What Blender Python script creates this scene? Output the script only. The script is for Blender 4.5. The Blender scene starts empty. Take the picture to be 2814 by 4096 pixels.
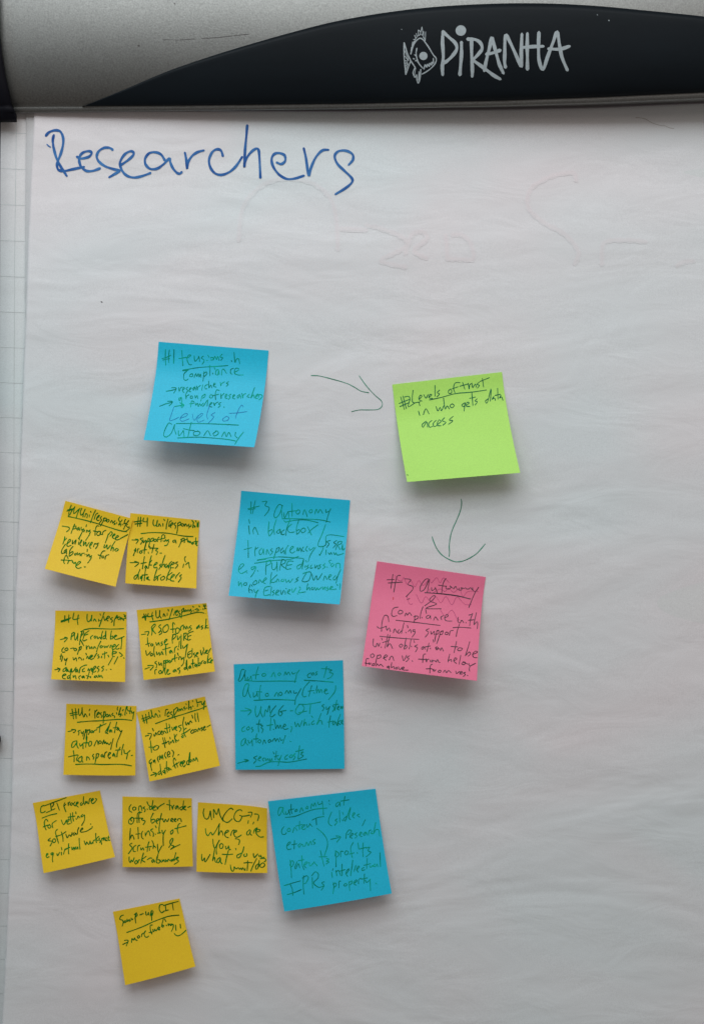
import bpy, math, random
from mathutils import Vector, noise
C = bpy.context.scene
COL = C.collection
random.seed(7)

# ------------------------------------------------------------------ camera, world, light
# The chart hangs in the plane Y = 0 (X right, Z up); metres. 1 source pixel is about 0.177 mm on it.
D = 0.9; PITCH = math.radians(3.0); FPX = D / 0.000177
cam = bpy.data.cameras.new('camera'); co = bpy.data.objects.new('camera', cam); COL.objects.link(co)
co.location = (0, -D*math.cos(PITCH), D*math.sin(PITCH)); co.rotation_euler = (math.pi/2-PITCH, 0, 0)
cam.sensor_fit = 'VERTICAL'; cam.sensor_height = 24; cam.sensor_width = 24; cam.lens = 24*FPX/4096
cam.clip_start = 0.05; cam.clip_end = 50
C.camera = co

w = bpy.data.worlds.new("World"); C.world = w; w.use_nodes = True
bg = w.node_tree.nodes['Background']; bg.inputs[0].default_value = (1.0, 0.91, 0.84, 1); bg.inputs[1].default_value = 0.17

def area(name, loc, target, sx, sy, power, col):
    l = bpy.data.lights.new(name, 'AREA'); l.shape = 'RECTANGLE'; l.size = sx; l.size_y = sy; l.energy = power; l.color = col
    o = bpy.data.objects.new(name, l); COL.objects.link(o); o.location = loc
    d = Vector(target)-Vector(loc); o.rotation_euler = d.to_track_quat('-Z', 'Y').to_euler()
    return o
area('ceiling_light', (-0.10, -0.92, 1.22), (0, 0, 0.0), 1.4, 1.1, 18.6, (0.92, 0.975, 1.0))
area('window_light', (-1.5, -0.9, 1.0), (0, 0, 0), 0.7, 1.0, 4.5, (0.68, 0.88, 1.0))
area('room_light', (1.2, -1.6, 0.9), (0, 0, 0), 0.9, 0.6, 3.4, (1.0, 0.84, 0.78))
C.view_settings.view_transform = 'Standard'; C.view_settings.look = 'None'
C.view_settings.exposure = 0.0; C.view_settings.gamma = 1.0

# ------------------------------------------------------------------ geometry helpers
CAM = Vector((0, -D*math.cos(PITCH), D*math.sin(PITCH)))
FW = Vector((0, math.cos(PITCH), -math.sin(PITCH))); UP = Vector((0, math.sin(PITCH), math.cos(PITCH)))
def ray(px, py):
    return FW + UP*((2048-py)/FPX) + Vector((1, 0, 0))*((px-1407)/FPX)
def P(px, py, d=0.0):
    """point of the chart measured at photo position px, py standing d metres off the board"""
    r = ray(px, py); t = (-d-CAM.y)/r.y
    return CAM + r*t
def proj(p):
    v = p-CAM; z = v.dot(FW)
    return 1407+FPX*v.x/z, 2048-FPX*v.dot(UP)/z
def interp(pts):
    def f(x):
        if x <= pts[0][0]: return pts[0][1]
        for (a, b), (c, d) in zip(pts, pts[1:]):
            if x <= c:
                return b+(d-b)*(x-a)/(c-a)
        return pts[-1][1]
    return f
def catmull(pts, n=4):
    if len(pts) < 3: return list(pts)
    out = []
    q = [pts[0]]+list(pts)+[pts[-1]]
    for i in range(1, len(q)-2):
        p0, p1, p2, p3 = q[i-1], q[i], q[i+1], q[i+2]
        for k in range(n):
            t = k/n; t2 = t*t; t3 = t2*t
            out.append(tuple(0.5*(2*p1[j]+(p2[j]-p0[j])*t+(2*p0[j]-5*p1[j]+4*p2[j]-p3[j])*t2+(3*p1[j]-p0[j]-3*p2[j]+p3[j])*t3) for j in range(2)))
    out.append(tuple(pts[-1]))
    return out
def mesh_obj(name, vs, fs, mat, parent=None, smooth=True):
    me = bpy.data.meshes.new(name); me.from_pydata([tuple(v) for v in vs], [], fs); me.update()
    if smooth: me.polygons.foreach_set('use_smooth', [True]*len(me.polygons))
    me.materials.append(mat)
    o = bpy.data.objects.new(name, me); COL.objects.link(o)
    if parent: o.parent = parent
    return o
def grid_faces(nu, nv, base=0):
    return [(base+j*nu+i, base+(j+1)*nu+i, base+(j+1)*nu+i+1, base+j*nu+i+1) for j in range(nv-1) for i in range(nu-1)]
def solid(o, t, off=-1):
    m = o.modifiers.new('thickness', 'SOLIDIFY'); m.thickness = t; m.offset = off
def tag(o, label, cat, group=None):
    o['label'] = label; o['category'] = cat
    if group: o['group'] = group

# ripples of the hanging sheet
def ripple(x, z):
    n = noise.noise
    a = 0.0011*n(Vector((x*2.2+3, z*11, 1.3))) + 0.0005*n(Vector((x*6, z*30+x*4, 5.1))) + 0.0014*n(Vector((x*1.2, z*2.5, 9.0)))
    return a+0.0013

# ------------------------------------------------------------------ materials
def newmat(name, col, rough=0.6, metal=0.0):
    m = bpy.data.materials.new(name); m.use_nodes = True
    b = m.node_tree.nodes['Principled BSDF']
    b.inputs['Base Color'].default_value = (*col, 1); b.inputs['Roughness'].default_value = rough; b.inputs['Metallic'].default_value = metal
    return m, m.node_tree, b
def coords(nt, scale):
    tc = nt.nodes.new('ShaderNodeTexCoord'); mp = nt.nodes.new('ShaderNodeMapping'); mp.inputs['Scale'].default_value = scale
    nt.links.new(tc.outputs['Object'], mp.inputs[0]); return mp
def nz(nt, scale3, scale, detail=3, rough=0.55, dist=0.0):
    mp = coords(nt, scale3); n = nt.nodes.new('ShaderNodeTexNoise'); n.inputs['Scale'].default_value = scale
    n.inputs['Detail'].default_value = detail; n.inputs['Roughness'].default_value = rough; n.inputs['Distortion'].default_value = dist
    nt.links.new(mp.outputs[0], n.inputs['Vector']); return n.outputs['Fac']
def bump(nt, b, h, dist, prev=None):
    bp = nt.nodes.new('ShaderNodeBump'); bp.inputs['Distance'].default_value = dist; bp.inputs['Strength'].default_value = 1
    nt.links.new(h, bp.inputs['Height'])
    if prev: nt.links.new(prev, bp.inputs['Normal'])
    nt.links.new(bp.outputs[0], b.inputs['Normal']); return bp.outputs[0]
def vary(nt, b, col, fac, lo, hi, col2=None):
    mr = nt.nodes.new('ShaderNodeMapRange'); mr.inputs['From Min'].default_value = 0.3; mr.inputs['From Max'].default_value = 0.7
    nt.links.new(fac, mr.inputs['Value'])
    mx = nt.nodes.new('ShaderNodeMix'); mx.data_type = 'RGBA'
    c2 = col2 or col
    mx.inputs[6].default_value = (*[c*lo for c in col], 1); mx.inputs[7].default_value = (*[min(1, c*hi) for c in c2], 1)
    nt.links.new(mr.outputs[0], mx.inputs[0]); nt.links.new(mx.outputs[2], b.inputs['Base Color'])

def paper_mat(name, col, wr=1.0):
    m, nt, b = newmat(name, col, 0.55)
    b.inputs['Specular IOR Level'].default_value = 0.25
    vary(nt, b, col, nz(nt, (1, 1, 1), 1800, 2), 0.93, 1.06)
    src = b.inputs['Base Color'].links[0].from_socket
    light_tint = nt.nodes.new('ShaderNodeMix'); light_tint.data_type = 'RGBA'  # cool and warm blotches of mixed light on ripples, painted into the paper colour
    light_tint.inputs[6].default_value = (0.935, 0.99, 1.0, 1); light_tint.inputs[7].default_value = (1.0, 0.945, 0.955, 1)
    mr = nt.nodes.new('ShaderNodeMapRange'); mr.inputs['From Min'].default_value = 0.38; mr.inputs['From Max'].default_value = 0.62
    nt.links.new(nz(nt, (1, 1, 1.6), 3.6, 3, 0.5, 0.3), mr.inputs['Value']); nt.links.new(mr.outputs[0], light_tint.inputs[0])
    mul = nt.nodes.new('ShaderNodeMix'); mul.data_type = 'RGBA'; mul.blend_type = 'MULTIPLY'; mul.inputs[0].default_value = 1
    nt.links.new(src, mul.inputs[6]); nt.links.new(light_tint.outputs[2], mul.inputs[7]); nt.links.new(mul.outputs[2], b.inputs['Base Color'])
    n1 = bump(nt, b, nz(nt, (1, 1, 2.8), 4.5, 3, 0.5, 0.7), 0.0036*wr)
    n2 = bump(nt, b, nz(nt, (1, 1, 2.2), 17, 3, 0.5, 1.0), 0.00072*wr, n1)
    bump(nt, b, nz(nt, (1, 1, 1), 900, 2), 0.00003, n2)
    return m
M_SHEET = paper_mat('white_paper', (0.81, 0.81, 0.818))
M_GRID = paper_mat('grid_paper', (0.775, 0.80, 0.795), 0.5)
M_LINE, *_ = newmat('grid_line_print', (0.52, 0.56, 0.56), 0.6)
M_LINE2, *_ = newmat('faint_grid_line_print', (0.68, 0.72, 0.73), 0.6)
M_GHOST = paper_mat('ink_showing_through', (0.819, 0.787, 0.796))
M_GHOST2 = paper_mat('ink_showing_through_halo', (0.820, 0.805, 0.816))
M_CREASE, *_ = newmat('crease_line', (0.45, 0.42, 0.40), 0.6)  # grey-brown line drawn along the crease
M_SPECK, *_ = newmat('black_speck', (0.02, 0.02, 0.02), 0.6)

def note_mat(name, col):
    m, nt, b = newmat(name, col, 0.5)
    b.inputs['Specular IOR Level'].default_value = 0.38
    vary(nt, b, col, nz(nt, (1, 1, 1), 1500, 2), 0.92, 1.07)
    n1 = bump(nt, b, nz(nt, (1, 1, 1), 25, 3), 0.00035)
    bump(nt, b, nz(nt, (1, 1, 1), 1200, 2), 0.00003, n1)
    tr = nt.nodes.new('ShaderNodeBsdfTranslucent'); tr.inputs[0].default_value = (*col, 1)
    mx = nt.nodes.new('ShaderNodeMixShader'); mx.inputs[0].default_value = 0.09
    out = nt.nodes['Material Output']
    nt.links.new(b.outputs[0], mx.inputs[1]); nt.links.new(tr.outputs[0], mx.inputs[2]); nt.links.new(mx.outputs[0], out.inputs[0])
    return m
NOTE = {'yellow': note_mat('yellow_note_paper', (1.0, 0.645, 0.022)),
        'blue': note_mat('blue_note_paper', (0.015, 0.58, 0.83)),
        'green': note_mat('green_note_paper', (0.54, 0.97, 0.18)),
        'pink': note_mat('pink_note_paper', (1.0, 0.215, 0.37))}
def ink(name, a, b2, rough=0.5):
    m, nt, b = newmat(name, a, 0.8); b.inputs['Specular IOR Level'].default_value = 0.08
    vary(nt, b, a, nz(nt, (1, 1, 1), 90, 3), 1, 1, b2)
    return m
INK = {'yellow': ink('green_ink_on_yellow', (0.003, 0.10, 0.008), (0.012, 0.23, 0.02)),
       'blue': ink('green_ink_on_blue', (0.0, 0.15, 0.09), (0.004, 0.46, 0.32)),
       'green': ink('green_ink_on_green', (0.0, 0.10, 0.055), (0.005, 0.19, 0.09)),
       'pink': ink('dark_ink_on_pink', (0.03, 0.026, 0.036), (0.12, 0.085, 0.11))}
INK_VIOLET = ink('violet_ballpoint', (0.03, 0.13, 0.42), (0.01, 0.25, 0.50))
INK_PURPLE = ink('purple_ballpoint', (0.30, 0.03, 0.16), (0.62, 0.10, 0.26))
INK_ARROW = ink('green_pen_line', (0.02, 0.20, 0.115), (0.09, 0.38, 0.26))
INK_HEAD = ink('blue_marker', (0.022, 0.085, 0.32), (0.075, 0.24, 0.53))
INK_RED = ink('red_ink', (0.6, 0.03, 0.02), (0.6, 0.03, 0.02))

# brushed / blasted aluminium with fine speckle
M_ALU, nt, b = newmat('blasted_aluminium', (0.180, 0.180, 0.172), 0.45, 1.0)
vary(nt, b, (0.180, 0.180, 0.172), nz(nt, (1, 1, 1), 900, 4, 0.7), 0.78, 1.24)
n1 = bump(nt, b, nz(nt, (1, 1, 1), 9, 2), 0.0012)
bump(nt, b, nz(nt, (1, 1, 1), 900, 3), 0.00006, n1)
M_BLACK, nt, b = newmat('matt_black_plastic', (0.0045, 0.0070, 0.0095), 0.5)
b.inputs['Specular IOR Level'].default_value = 0.11
bump(nt, b, nz(nt, (1, 1, 1), 1500, 2), 0.00003)
vary(nt, b, (0.0045, 0.0070, 0.0095), nz(nt, (1, 1, 4), 8, 4), 0.85, 1.3)
M_CAP, nt, b = newmat('black_end_cap_plastic', (0.004, 0.004, 0.007), 0.55)
b.inputs['Specular IOR Level'].default_value = 0.12
M_JAW, nt, b = newmat('grey_rubber_jaw', (0.16, 0.145, 0.155), 0.7)
M_LOGO, nt, b = newmat('pale_grey_print', (0.34, 0.39, 0.41), 0.6)
vary(nt, b, (0.34, 0.39, 0.41), nz(nt, (1, 1, 1), 700, 3, 0.7), 0.85, 1.08)
M_BOARD, nt, b = newmat('dark_board_frame', (0.012, 0.011, 0.016), 0.5)
M_SCRATCH, nt, b = newmat('dark_scratch', (0.06, 0.05, 0.05), 0.7)

# ------------------------------------------------------------------ ribbons (ink lines lying on a surface)
def ribbons(name, strokes, surf, mat, parent, lift0, taper=True):
    """strokes: list of (list of (x,y), width) in photo pixels. surf(x,y,lift) gives the point on the surface or None."""
    vs, fs, n = [], [], 0
    for pts, wd in strokes:
        # drop doubles
        q = [pts[0]]
        for p in pts[1:]:
            if math.dist(p, q[-1]) > 0.3: q.append(p)
        if len(q) == 1: q.append((q[0][0]+wd*0.5, q[0][1]+wd*0.3))
        # round ends: extra points a little before the first and after the last
        def ext(a, b_, f):
            L = math.dist(a, b_) or 1
            return (b_[0]+(b_[0]-a[0])/L*f, b_[1]+(b_[1]-a[1])/L*f)
        e0 = ext(q[1], q[0], wd*0.45); e1 = ext(q[-2], q[-1], wd*0.45)
        Q = [e0]+q+[e1]; W = [wd*0.35]+[wd]*len(q)+[wd*0.35]
        prev = None; ph = random.random()*6
        for i, p in enumerate(Q):
            a = Q[max(0, i-1)]; c = Q[min(len(Q)-1, i+1)]
            dx, dy = c[0]-a[0], c[1]-a[1]; L = math.hypot(dx, dy) or 1
            hw = W[i]/2*(1+0.14*math.sin(i*0.7+ph))
            nx, ny = -dy/L*hw, dx/L*hw
            n += 1
            lift = lift0+n*2.0e-8
            A = surf(p[0]+nx, p[1]+ny, lift); B = surf(p[0]-nx, p[1]-ny, lift)
            if A is None or B is None: prev = None; continue
            vs += [A, B]; k = len(vs)-2
            if prev is not None: fs.append((prev, prev+1, k+1, k))
            prev = k
    if not fs: return None
    return mesh_obj(name, vs, fs, mat, parent, smooth=False)
def disc(name, cx, cy, r, surf, mat, parent, lift, seg=28):
    vs = [surf(cx, cy, lift)]+[surf(cx+r*math.cos(2*math.pi*i/seg), cy+r*math.sin(2*math.pi*i/seg), lift) for i in range(seg)]
    return mesh_obj(name, vs, [(0, i+1, (i+1) % seg+1) for i in range(seg)], mat, parent, smooth=False)

# ------------------------------------------------------------------ the flip chart: board, clamp bar
easel = bpy.data.objects.new('flipchart_easel', None); COL.objects.link(easel); easel.location = (0, 0.02, 0)
tag(easel, 'flip chart with an aluminium clamp bar and black name cover across the top', 'flip chart')
easel.location = (0, 0, 0)
def box(name, x0, x1, y0, y1, z0, z1, mat, parent, bev=0.0015):
    vs = [(x, y, z) for x in (x0, x1) for y in (y0, y1) for z in (z0, z1)]
    fs = [(0, 1, 3, 2), (4, 6, 7, 5), (0, 4, 5, 1), (2, 3, 7, 6), (0, 2, 6, 4), (1, 5, 7, 3)]
    o = mesh_obj(name, vs, fs, mat, parent, smooth=False)
    m = o.modifiers.new('bevel', 'BEVEL'); m.width = bev; m.segments = 2
    return o
box('back_board', -0.252, 0.47, 0.006, 0.020, -0.56, 0.40, M_BOARD, easel)
bp0 = P(1, 2958, 0.001)
bm_v, bm_f = [], []
for j in range(5):
    r = 0.0058*math.cos(j/4*math.pi/2*0.9); y = -0.0035-0.003*math.sin(j/4*math.pi/2)
    for i in range(20): bm_v.append((bp0.x-0.0057+r*math.cos(i*math.pi/10), y, bp0.z+r*math.sin(i*math.pi/10)))
for j in range(4):
    for i in range(20): bm_f.append((j*20+i, j*20+(i+1) % 20, (j+1)*20+(i+1) % 20, (j+1)*20+i))
for i in range(20): pass
bm_f.append(tuple(range(80, 100)))
bumper_base = [(v[0], 0.008, v[2]) for v in bm_v[:20]]
nb = len(bm_v); bm_v += bumper_base
for i in range(20): bm_f.append((nb+i, nb+(i+1) % 20, (i+1) % 20, i))
mesh_obj('rubber_bumper', bm_v, bm_f, M_CAP, easel)

RZ, RD = 0.047, 0.012
PHI0, PHI1 = math.radians(95), math.radians(-75)
line_black = interp([(-300, 428), (330, 426), (700, 424), (1400, 416), (2000, 404), (2400, 390), (2814, 371), (3300, 345)])
line_A = interp([(-300, 453), (60, 451), (700, 443), (1400, 435), (2000, 423), (2400, 411), (2814, 393), (3300, 367)])
line_B = interp([(-300, 453), (60, 452), (700, 446), (1400, 448), (2000, 442), (2400, 433), (2814, 415), (3300, 390)])
def d0(X):
    t = min(1, max(0, (X+0.27)/0.60)); return 0.0003+0.0225*t**0.9
def lineZ(X, d, fn):
    z = 0.28
    for _ in range(6):
        px, _y = proj(Vector((X, -d, z))); z = P(px, fn(px), d).z
    return z
_zc = {}
def zc(X):
    k = round(X, 4)
    if k not in _zc:
        dE = d0(k)+RD*math.cos(PHI1); _zc[k] = lineZ(k, dE, line_black)-RZ*math.sin(PHI1)
    return _zc[k]
def barhit(px, py, off):
    """point of the bar's curved face, pushed out by off"""
    r = ray(px, py)
    def F(t):
        p = CAM+r*t
        return ((p.z-zc(p.x))/(RZ+off))**2+((-p.y-d0(p.x))/(RD+off))**2-1
    t0 = (-0.08-CAM.y)/r.y; t1 = (0.0-CAM.y)/r.y; n = 40; a = t0
    for i in range(1, n+1):
        b_ = t0+(t1-t0)*i/n
        if F(b_) < 0:
            for _ in range(22):
                m = (a+b_)/2
                if F(m) < 0: b_ = m
                else: a = m
            return CAM+r*b_
        a = b_
    return P(px, py, d0((px-1407)*0.000177)+RD*0.55+off)

NX = 90; prof = 30
Xs = [P(-90, 400, 0.02).x+(P(3250, 400, 0.02).x-P(-90, 400, 0.02).x)*i/(NX-1) for i in range(NX)]
vs = []
for j in range(prof+4):
    for X in Xs:
        if j < prof:
            ph = PHI0+(PHI1-PHI0)*j/(prof-1)
            vs.append((X, -(d0(X)+RD*math.cos(ph)), zc(X)+RZ*math.sin(ph)))
        else:
            dE = d0(X)+RD*math.cos(PHI1); zE = zc(X)+RZ*math.sin(PHI1); zA = lineZ(X, dE, line_A)
            if j == prof: vs.append((X, -dE, zE-0.0004))
            elif j == prof+1: vs.append((X, -dE+0.0002, zA+0.0008))
            elif j == prof+2: vs.append((X, -dE+0.0010, zA))
            else: vs.append((X, -max(0.0016, min(0.0095, dE-0.002)), zA+0.0012))
bar = mesh_obj('clamp_bar', vs, [tuple(reversed(f)) for f in grid_faces(NX, prof+4)], M_ALU, easel)
solid(bar, 0.0012, 1)
# jaw strip behind the lip
vs = []
for (dd, fn, up) in ((0.0085, line_A, 0.012), (0.0085, line_B, 0.0006), (0.0078, line_B, 0.0), (0.0012, line_B, 0.0)):
    for X in Xs:
        k = min(dd, max(0.0011, d0(X)+RD*math.cos(PHI1)-0.0025)); vs.append((X, -k, lineZ(X, k, fn)+up))
jaw = mesh_obj('jaw_strip', vs, grid_faces(NX, 4), M_JAW, easel, smooth=False)
# black cover: the lens shaped plate on the bar
top_c = [(330, 425), (380, 405), (440, 380), (525, 345), (600, 312), (700, 272), (850, 221), (1000, 175), (1150, 132), (1300, 93), (1400, 72), (1550, 47), (1700, 29),
         (1850, 18), (2000, 12), (2120, 11), (2250, 14), (2400, 23), (2550, 37), (2700, 52), (2814, 64), (3000, 90), (3200, 125)]
top_f = interp(catmull(top_c, 4))
cols = [330+2850*(i/110)**1.25 for i in range(111)]; NV = 18; vs = []
edge = 3
for j in range(NV):
    for px in cols:
        yb = line_black(px)-1; yt = min(top_f(px), yb-0.6)
        v = j/(NV-1)
        if j == 0: p = barhit(px, yt+edge*0.6, 0.0009)+Vector((0, 0.0016, -0.0002))
        elif j == NV-1: p = barhit(px, yb-edge*0.3, 0.0009)+Vector((0, 0.0016, 0.0002))
        else:
            vv = (j-1)/(NV-3); o_ = 0.0013 if 0 < vv < 1 else 0.0009
            p = barhit(px, yt+edge*0.6+(yb-yt-edge*0.9)*vv, o_)
        vs.append(p)
cover = mesh_obj('black_cover', vs, grid_faces(len(cols), NV), M_BLACK, bar)

# end cap at the left end
cap_r = interp([(-80, -6), (100, -1), (129, 1), (215, 11), (310, 26), (366, 39), (420, 50), (440, 60), (455, 67), (467, 69)])
rows = [-80+i*12 for i in range(44)]+[443, 447, 465, 467]
vs = []; NC = 7
for py in rows:
    for i in range(NC):
        px = -150+(cap_r(py)+150)*i/(NC-1)
        if py <= 443: p = barhit(px, min(py, 424), 0.0030); p = P(px, py, -p.y)
        else:
            p = P(px, py, 0.0062+(0.0012 if 446 < py < 466 else 0.0004))
        vs.append(p)
cap = mesh_obj('end_cap', vs, grid_faces(NC, len(rows)), M_CAP, bar, smooth=True)
solid(cap, 0.004, 1)
# scratches on the bar
SC = [([(720, 159), (778, 156)], 1.6), ([(806, 154), (870, 150), (930, 143)], 1.6), ([(936, 142), (996, 136)], 2.2), ([(553, 182), (557, 184)], 6), ([(697, 12), (700, 16)], 4),
      ([(255, 436), (262, 443)], 2), ([(650, 158), (715, 160)], 1.0)]
for _s in SC: ribbons('scratch', [_s], lambda x, y, l: barhit(x, y, 0.00012+l), M_SCRATCH, bar, 0)

# lettering and fish emblem, traced: (region origin, scale)
def S(ox, oy, s, txt, wd, n=5):
    out = []
    for st in txt.split(';'):
        pts = [tuple(float(c) for c in t.split(',')) for t in st.split()]
        if pts: out.append((catmull([(ox+x/s, oy+y/s) for x, y in pts], n), wd))
    return out
csurf = lambda x, y, l: barhit(x, y, 0.00145+l)
L = S(1600, 80, 2.28, """388,105 384,200 391,330 382,430 386,498; 388,108 440,155 500,210 514,262 480,320 430,370 396,392; 556,204 557,300 550,400 542,498;
 614,174 680,178 728,208 744,260 712,310 662,362; 648,190 650,330 656,450 654,512; 660,366 720,408 790,460 850,505 908,538; 765,462 780,380 810,262 834,160 852,225 880,330 904,410 938,484;
 785,312 850,298 908,276; 957,430 949,380 951,300 957,140 1000,205 1060,335 1103,425 1101,300 1107,130; 1157,125 1155,250 1157,350 1157,448;
 1262,114 1258,250 1264,370 1298,452 1340,340 1390,205 1428,110 1448,220 1472,340 1520,455; 1118,250 1200,243 1300,240; 1352,262 1450,266 1538,240""", 13)
logo = ribbons('logo_lettering', L, csurf, M_LOGO, bar, 0)
disc('lettering_dot', 1600+551/2.28, 80+96/2.28, 21, csurf, M_LOGO, bar, 0.00003)
L = S(1600, 80, 2.28, """95,310 106,268 130,208 165,172 190,168 220,195 262,255 300,318 325,348 322,385 288,432 240,470 196,494; 35,207 34,330 50,497; 35,207 62,300 92,368 84,400 66,450 50,497;
 92,368 135,432; 135,432 116,482 134,522 146,498 152,548 163,575 180,528 186,452; 150,258 144,310 162,385 205,440; 118,352 128,356; 130,316 146,330; 138,372 150,368;
 216,448 226,408 240,432 248,404 262,424 268,394 284,412 286,384 300,394 300,350""", 4.6)
L += S(1600, 80, 2.28, """98,292 100,250; 102,252 118,232; 106,232 112,200; 116,205 128,196; 120,178 138,176; 140,165 130,140; 150,150 145,122; 166,140 162,92; 166,92 186,110; 180,135 196,64; 196,64 206,120; 198,140 212,105; 212,105 210,160; 230,108 226,190;
 226,190 214,160; 150,150 190,130; 120,205 150,155; 96,280 125,195; 40,240 80,350; 40,280 74,362; 42,330 74,372; 44,470 70,400; 42,430 66,392; 45,400 62,384; 40,370 62,375; 140,440 128,500; 170,470 164,550; 170,545 176,480; 96,372 110,398""", 3.0)
ribbons('fish_emblem', L, csurf, M_LOGO, bar, 0.00002)
disc('fish_eye', 1600+210/2.28, 80+328/2.28, 16.5, csurf, M_LOGO, bar, 0.00006)
for _s in [([(2386, 59), (2388, 60)], 3), ([(2432, 81), (2434, 82)], 4), ([(1605, 117), (1606, 118)], 2.5)]: ribbons('dust_speck', [_s], csurf, M_LOGO, bar, 0.00002)

# ------------------------------------------------------------------ the sheets of paper
edgeC = interp([(250, 141), (460, 137), (700, 125), (1000, 112), (1290, 104), (1500, 95), (1800, 85), (2100, 76), (2400, 62), (2700, 57), (3150, 48), (3500, 38), (3850, 22), (4096, 8), (4700, -30)])
edgeB = interp([(250, 107), (460, 106), (900, 103), (1200, 101), (1500, 110), (4700, 60)])
edgeA = interp([(250, 5), (470, 4), (700, 2), (1300, 0), (2000, -3), (4700, -16)])
def sheet(name, edgef, depthf, mat, nx, ny, y1=4900, x1=3420):
    vs = []
    for j in range(ny):
        py = 330+(y1-330)*j/(ny-1)
        for i in range(nx):
            px0 = edgef(py); px = px0+(x1-px0)*(i/(nx-1))**1.15
            q = P(px, py); vs.append(P(px, py, depthf(q.x, q.z, px-px0)))
    o = mesh_obj(name, vs, grid_faces(nx, ny), mat); solid(o, 0.0001, -1)
    return o
def depC(x, z, e): return ripple(x, z)+0.0004*math.exp(-max(0, e)/60)
def depB(x, z, e): return 0.0002+0.0005*math.exp(-max(0, e)/30)
def depA(x, z, e): return -0.0009
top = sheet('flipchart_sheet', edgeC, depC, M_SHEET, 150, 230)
tag(top, 'big white top paper sheet with a handwritten blue heading, carrying all the sticky notes', 'paper sheet')
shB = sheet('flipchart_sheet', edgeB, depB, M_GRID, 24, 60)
tag(shB, 'grid paper sheet directly under the top sheet, only a narrow left strip showing', 'paper sheet')
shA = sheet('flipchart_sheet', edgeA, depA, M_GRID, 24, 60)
tag(shA, 'rearmost grid ruled paper sheet of the pad, sticking out furthest at the left', 'paper sheet')
def surfC(x, y, l):
    q = P(x, y); return P(x, y, ripple(q.x, q.z)+0.0004*math.exp(-max(0, x-edgeC(y))/60)+0.00014+l)
def surfA(x, y, l): return P(x, y, -0.0009+0.00012+l)
def surfB(x, y, l): return P(x, y, 0.0002+0.0005*math.exp(-max(0, x-edgeB(y))/30)+0.00012+l)
hy = [530, 674, 818, 962, 1105, 1247, 1389, 1530, 1669, 1809, 1948, 2086, 2224, 2360, 2496, 2633, 2764, 2898, 3032, 3167, 3302, 3437, 3571, 3703, 3837, 3974, 4110]
st = []
for y in hy:
    x0 = edgeA(y)+1.5; st.append(([(x0+(400-x0)*k/12, y+4*k/12*4) for k in range(13)], 1.6))
vx = catmull([(67, 440), (64, 700), (60, 1000), (57, 1600), (56, 2300), (54, 3000), (50, 4150)], 12)
st.append((vx, 1.6)); st.append(([(x+145, y) for x, y in vx], 1.6))
for _s in st: ribbons('grid_line', [_s], surfA, M_LINE, shA, 0)
st = [([(edgeB(y)+1.5, y), (edgeB(y)+20, y+0.5), (edgeB(y)+60, y+1), (300, y+4)], 1.4) for y in [v-54 for v in hy[:6]]]
for _s in st: ribbons('grid_line', [_s], surfB, M_LINE2, shB, 0)

H = S(150, 470, 2.28, """150,162 141,210 150,280 175,370 215,450 268,532; 78,165 110,132 165,116 212,130 236,190 232,260 212,335 186,400 180,445 195,478 240,488 320,472 425,450;
 362,358 400,374 470,357 495,322 470,306 420,318 388,350 382,400 402,452 450,487 510,485 570,463; 686,294 660,277 610,276 562,305 541,352 562,402 620,445 700,472 752,485 710,512 656,544;
 757,436 820,393 868,350 878,322 850,307 800,332 762,385 754,430 776,490 820,532 880,547 950,535 1030,506; 1160,388 1130,340 1080,317 1020,325 982,375 988,430 1030,468 1090,466 1150,425 1203,374 1212,410 1237,465 1275,506 1300,510 1315,498;
 1345,322 1358,390 1365,468 1372,410 1410,350 1460,315 1515,300""", 10)
H += S(150, 470, 2.28, "88,245 104,260 120,270", 5)
H += S(800, 470, 2.28, """208,350 190,300 150,290 108,320 82,390 97,460 140,510 200,522 270,495 330,440 383,360; 430,72 422,170 410,300 404,452 410,400 450,332 500,288 530,290 540,350 550,548;
 700,410 740,424 775,395 770,345 720,324 675,334 652,380 668,450 720,520 790,560 870,555 945,530; 945,282 965,370 990,530 1010,460 1050,370 1110,302 1168,294;
 1355,430 1392,385 1388,335 1330,303 1262,307 1227,350 1250,420 1320,490 1380,550 1385,588 1330,640 1235,698""", 10)
ribbons('heading_writing', H, surfC, INK_HEAD, top, 0.00010)
A1 = S(1200, 1440, 1.7733, "78,110 130,112 200,128 320,162 380,190 430,220 485,232; 418,112 470,185 530,250 575,290 580,325 550,350 480,354 420,354 365,366", 3.0)
ribbons('drawn_arrow', A1, surfC, INK_ARROW, top, 0)
A2 = S(1650, 1950, 4.56, "878,215 888,270 880,360 845,480 790,610 740,720 700,830 675,950 662,1070 668,1180 660,1255; 352,900 380,990 440,1120 520,1220 620,1290 740,1345 820,1355 920,1338 1040,1285 1160,1205 1250,1110 1315,1030", 3.6)
ribbons('drawn_arrow', A2, surfC, INK_ARROW, top, 0)
G = S(900, 600, 0.8339, """45,300 60,190 120,120 200,95 290,110 350,160 370,230 376,330; 470,250 520,262 590,290 605,320 560,345 520,370 600,390 ; 600,345 620,285 655,272 672,295 630,335 670,360 ; 735,285 738,320 740,360 ; 740,362 785,364 826,362 818,312 790,284 758,282;
 1170,100 1155,75 1080,90 1018,130 1010,190 1060,240 1130,280 1175,335 1165,378; 1255,380 1262,310 1330,300 1400,305; 1505,385 1530,372 1560,370; 380,262 470,266""", 16, 20)
for _s in G:
    _o = ribbons('show_through_stroke', [(_s[0], 22)], surfC, M_GHOST2, top, 0.0)
    ribbons('show_through_stroke', [(_s[0], 12)], surfC, M_GHOST, top, 0.00004)
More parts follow.
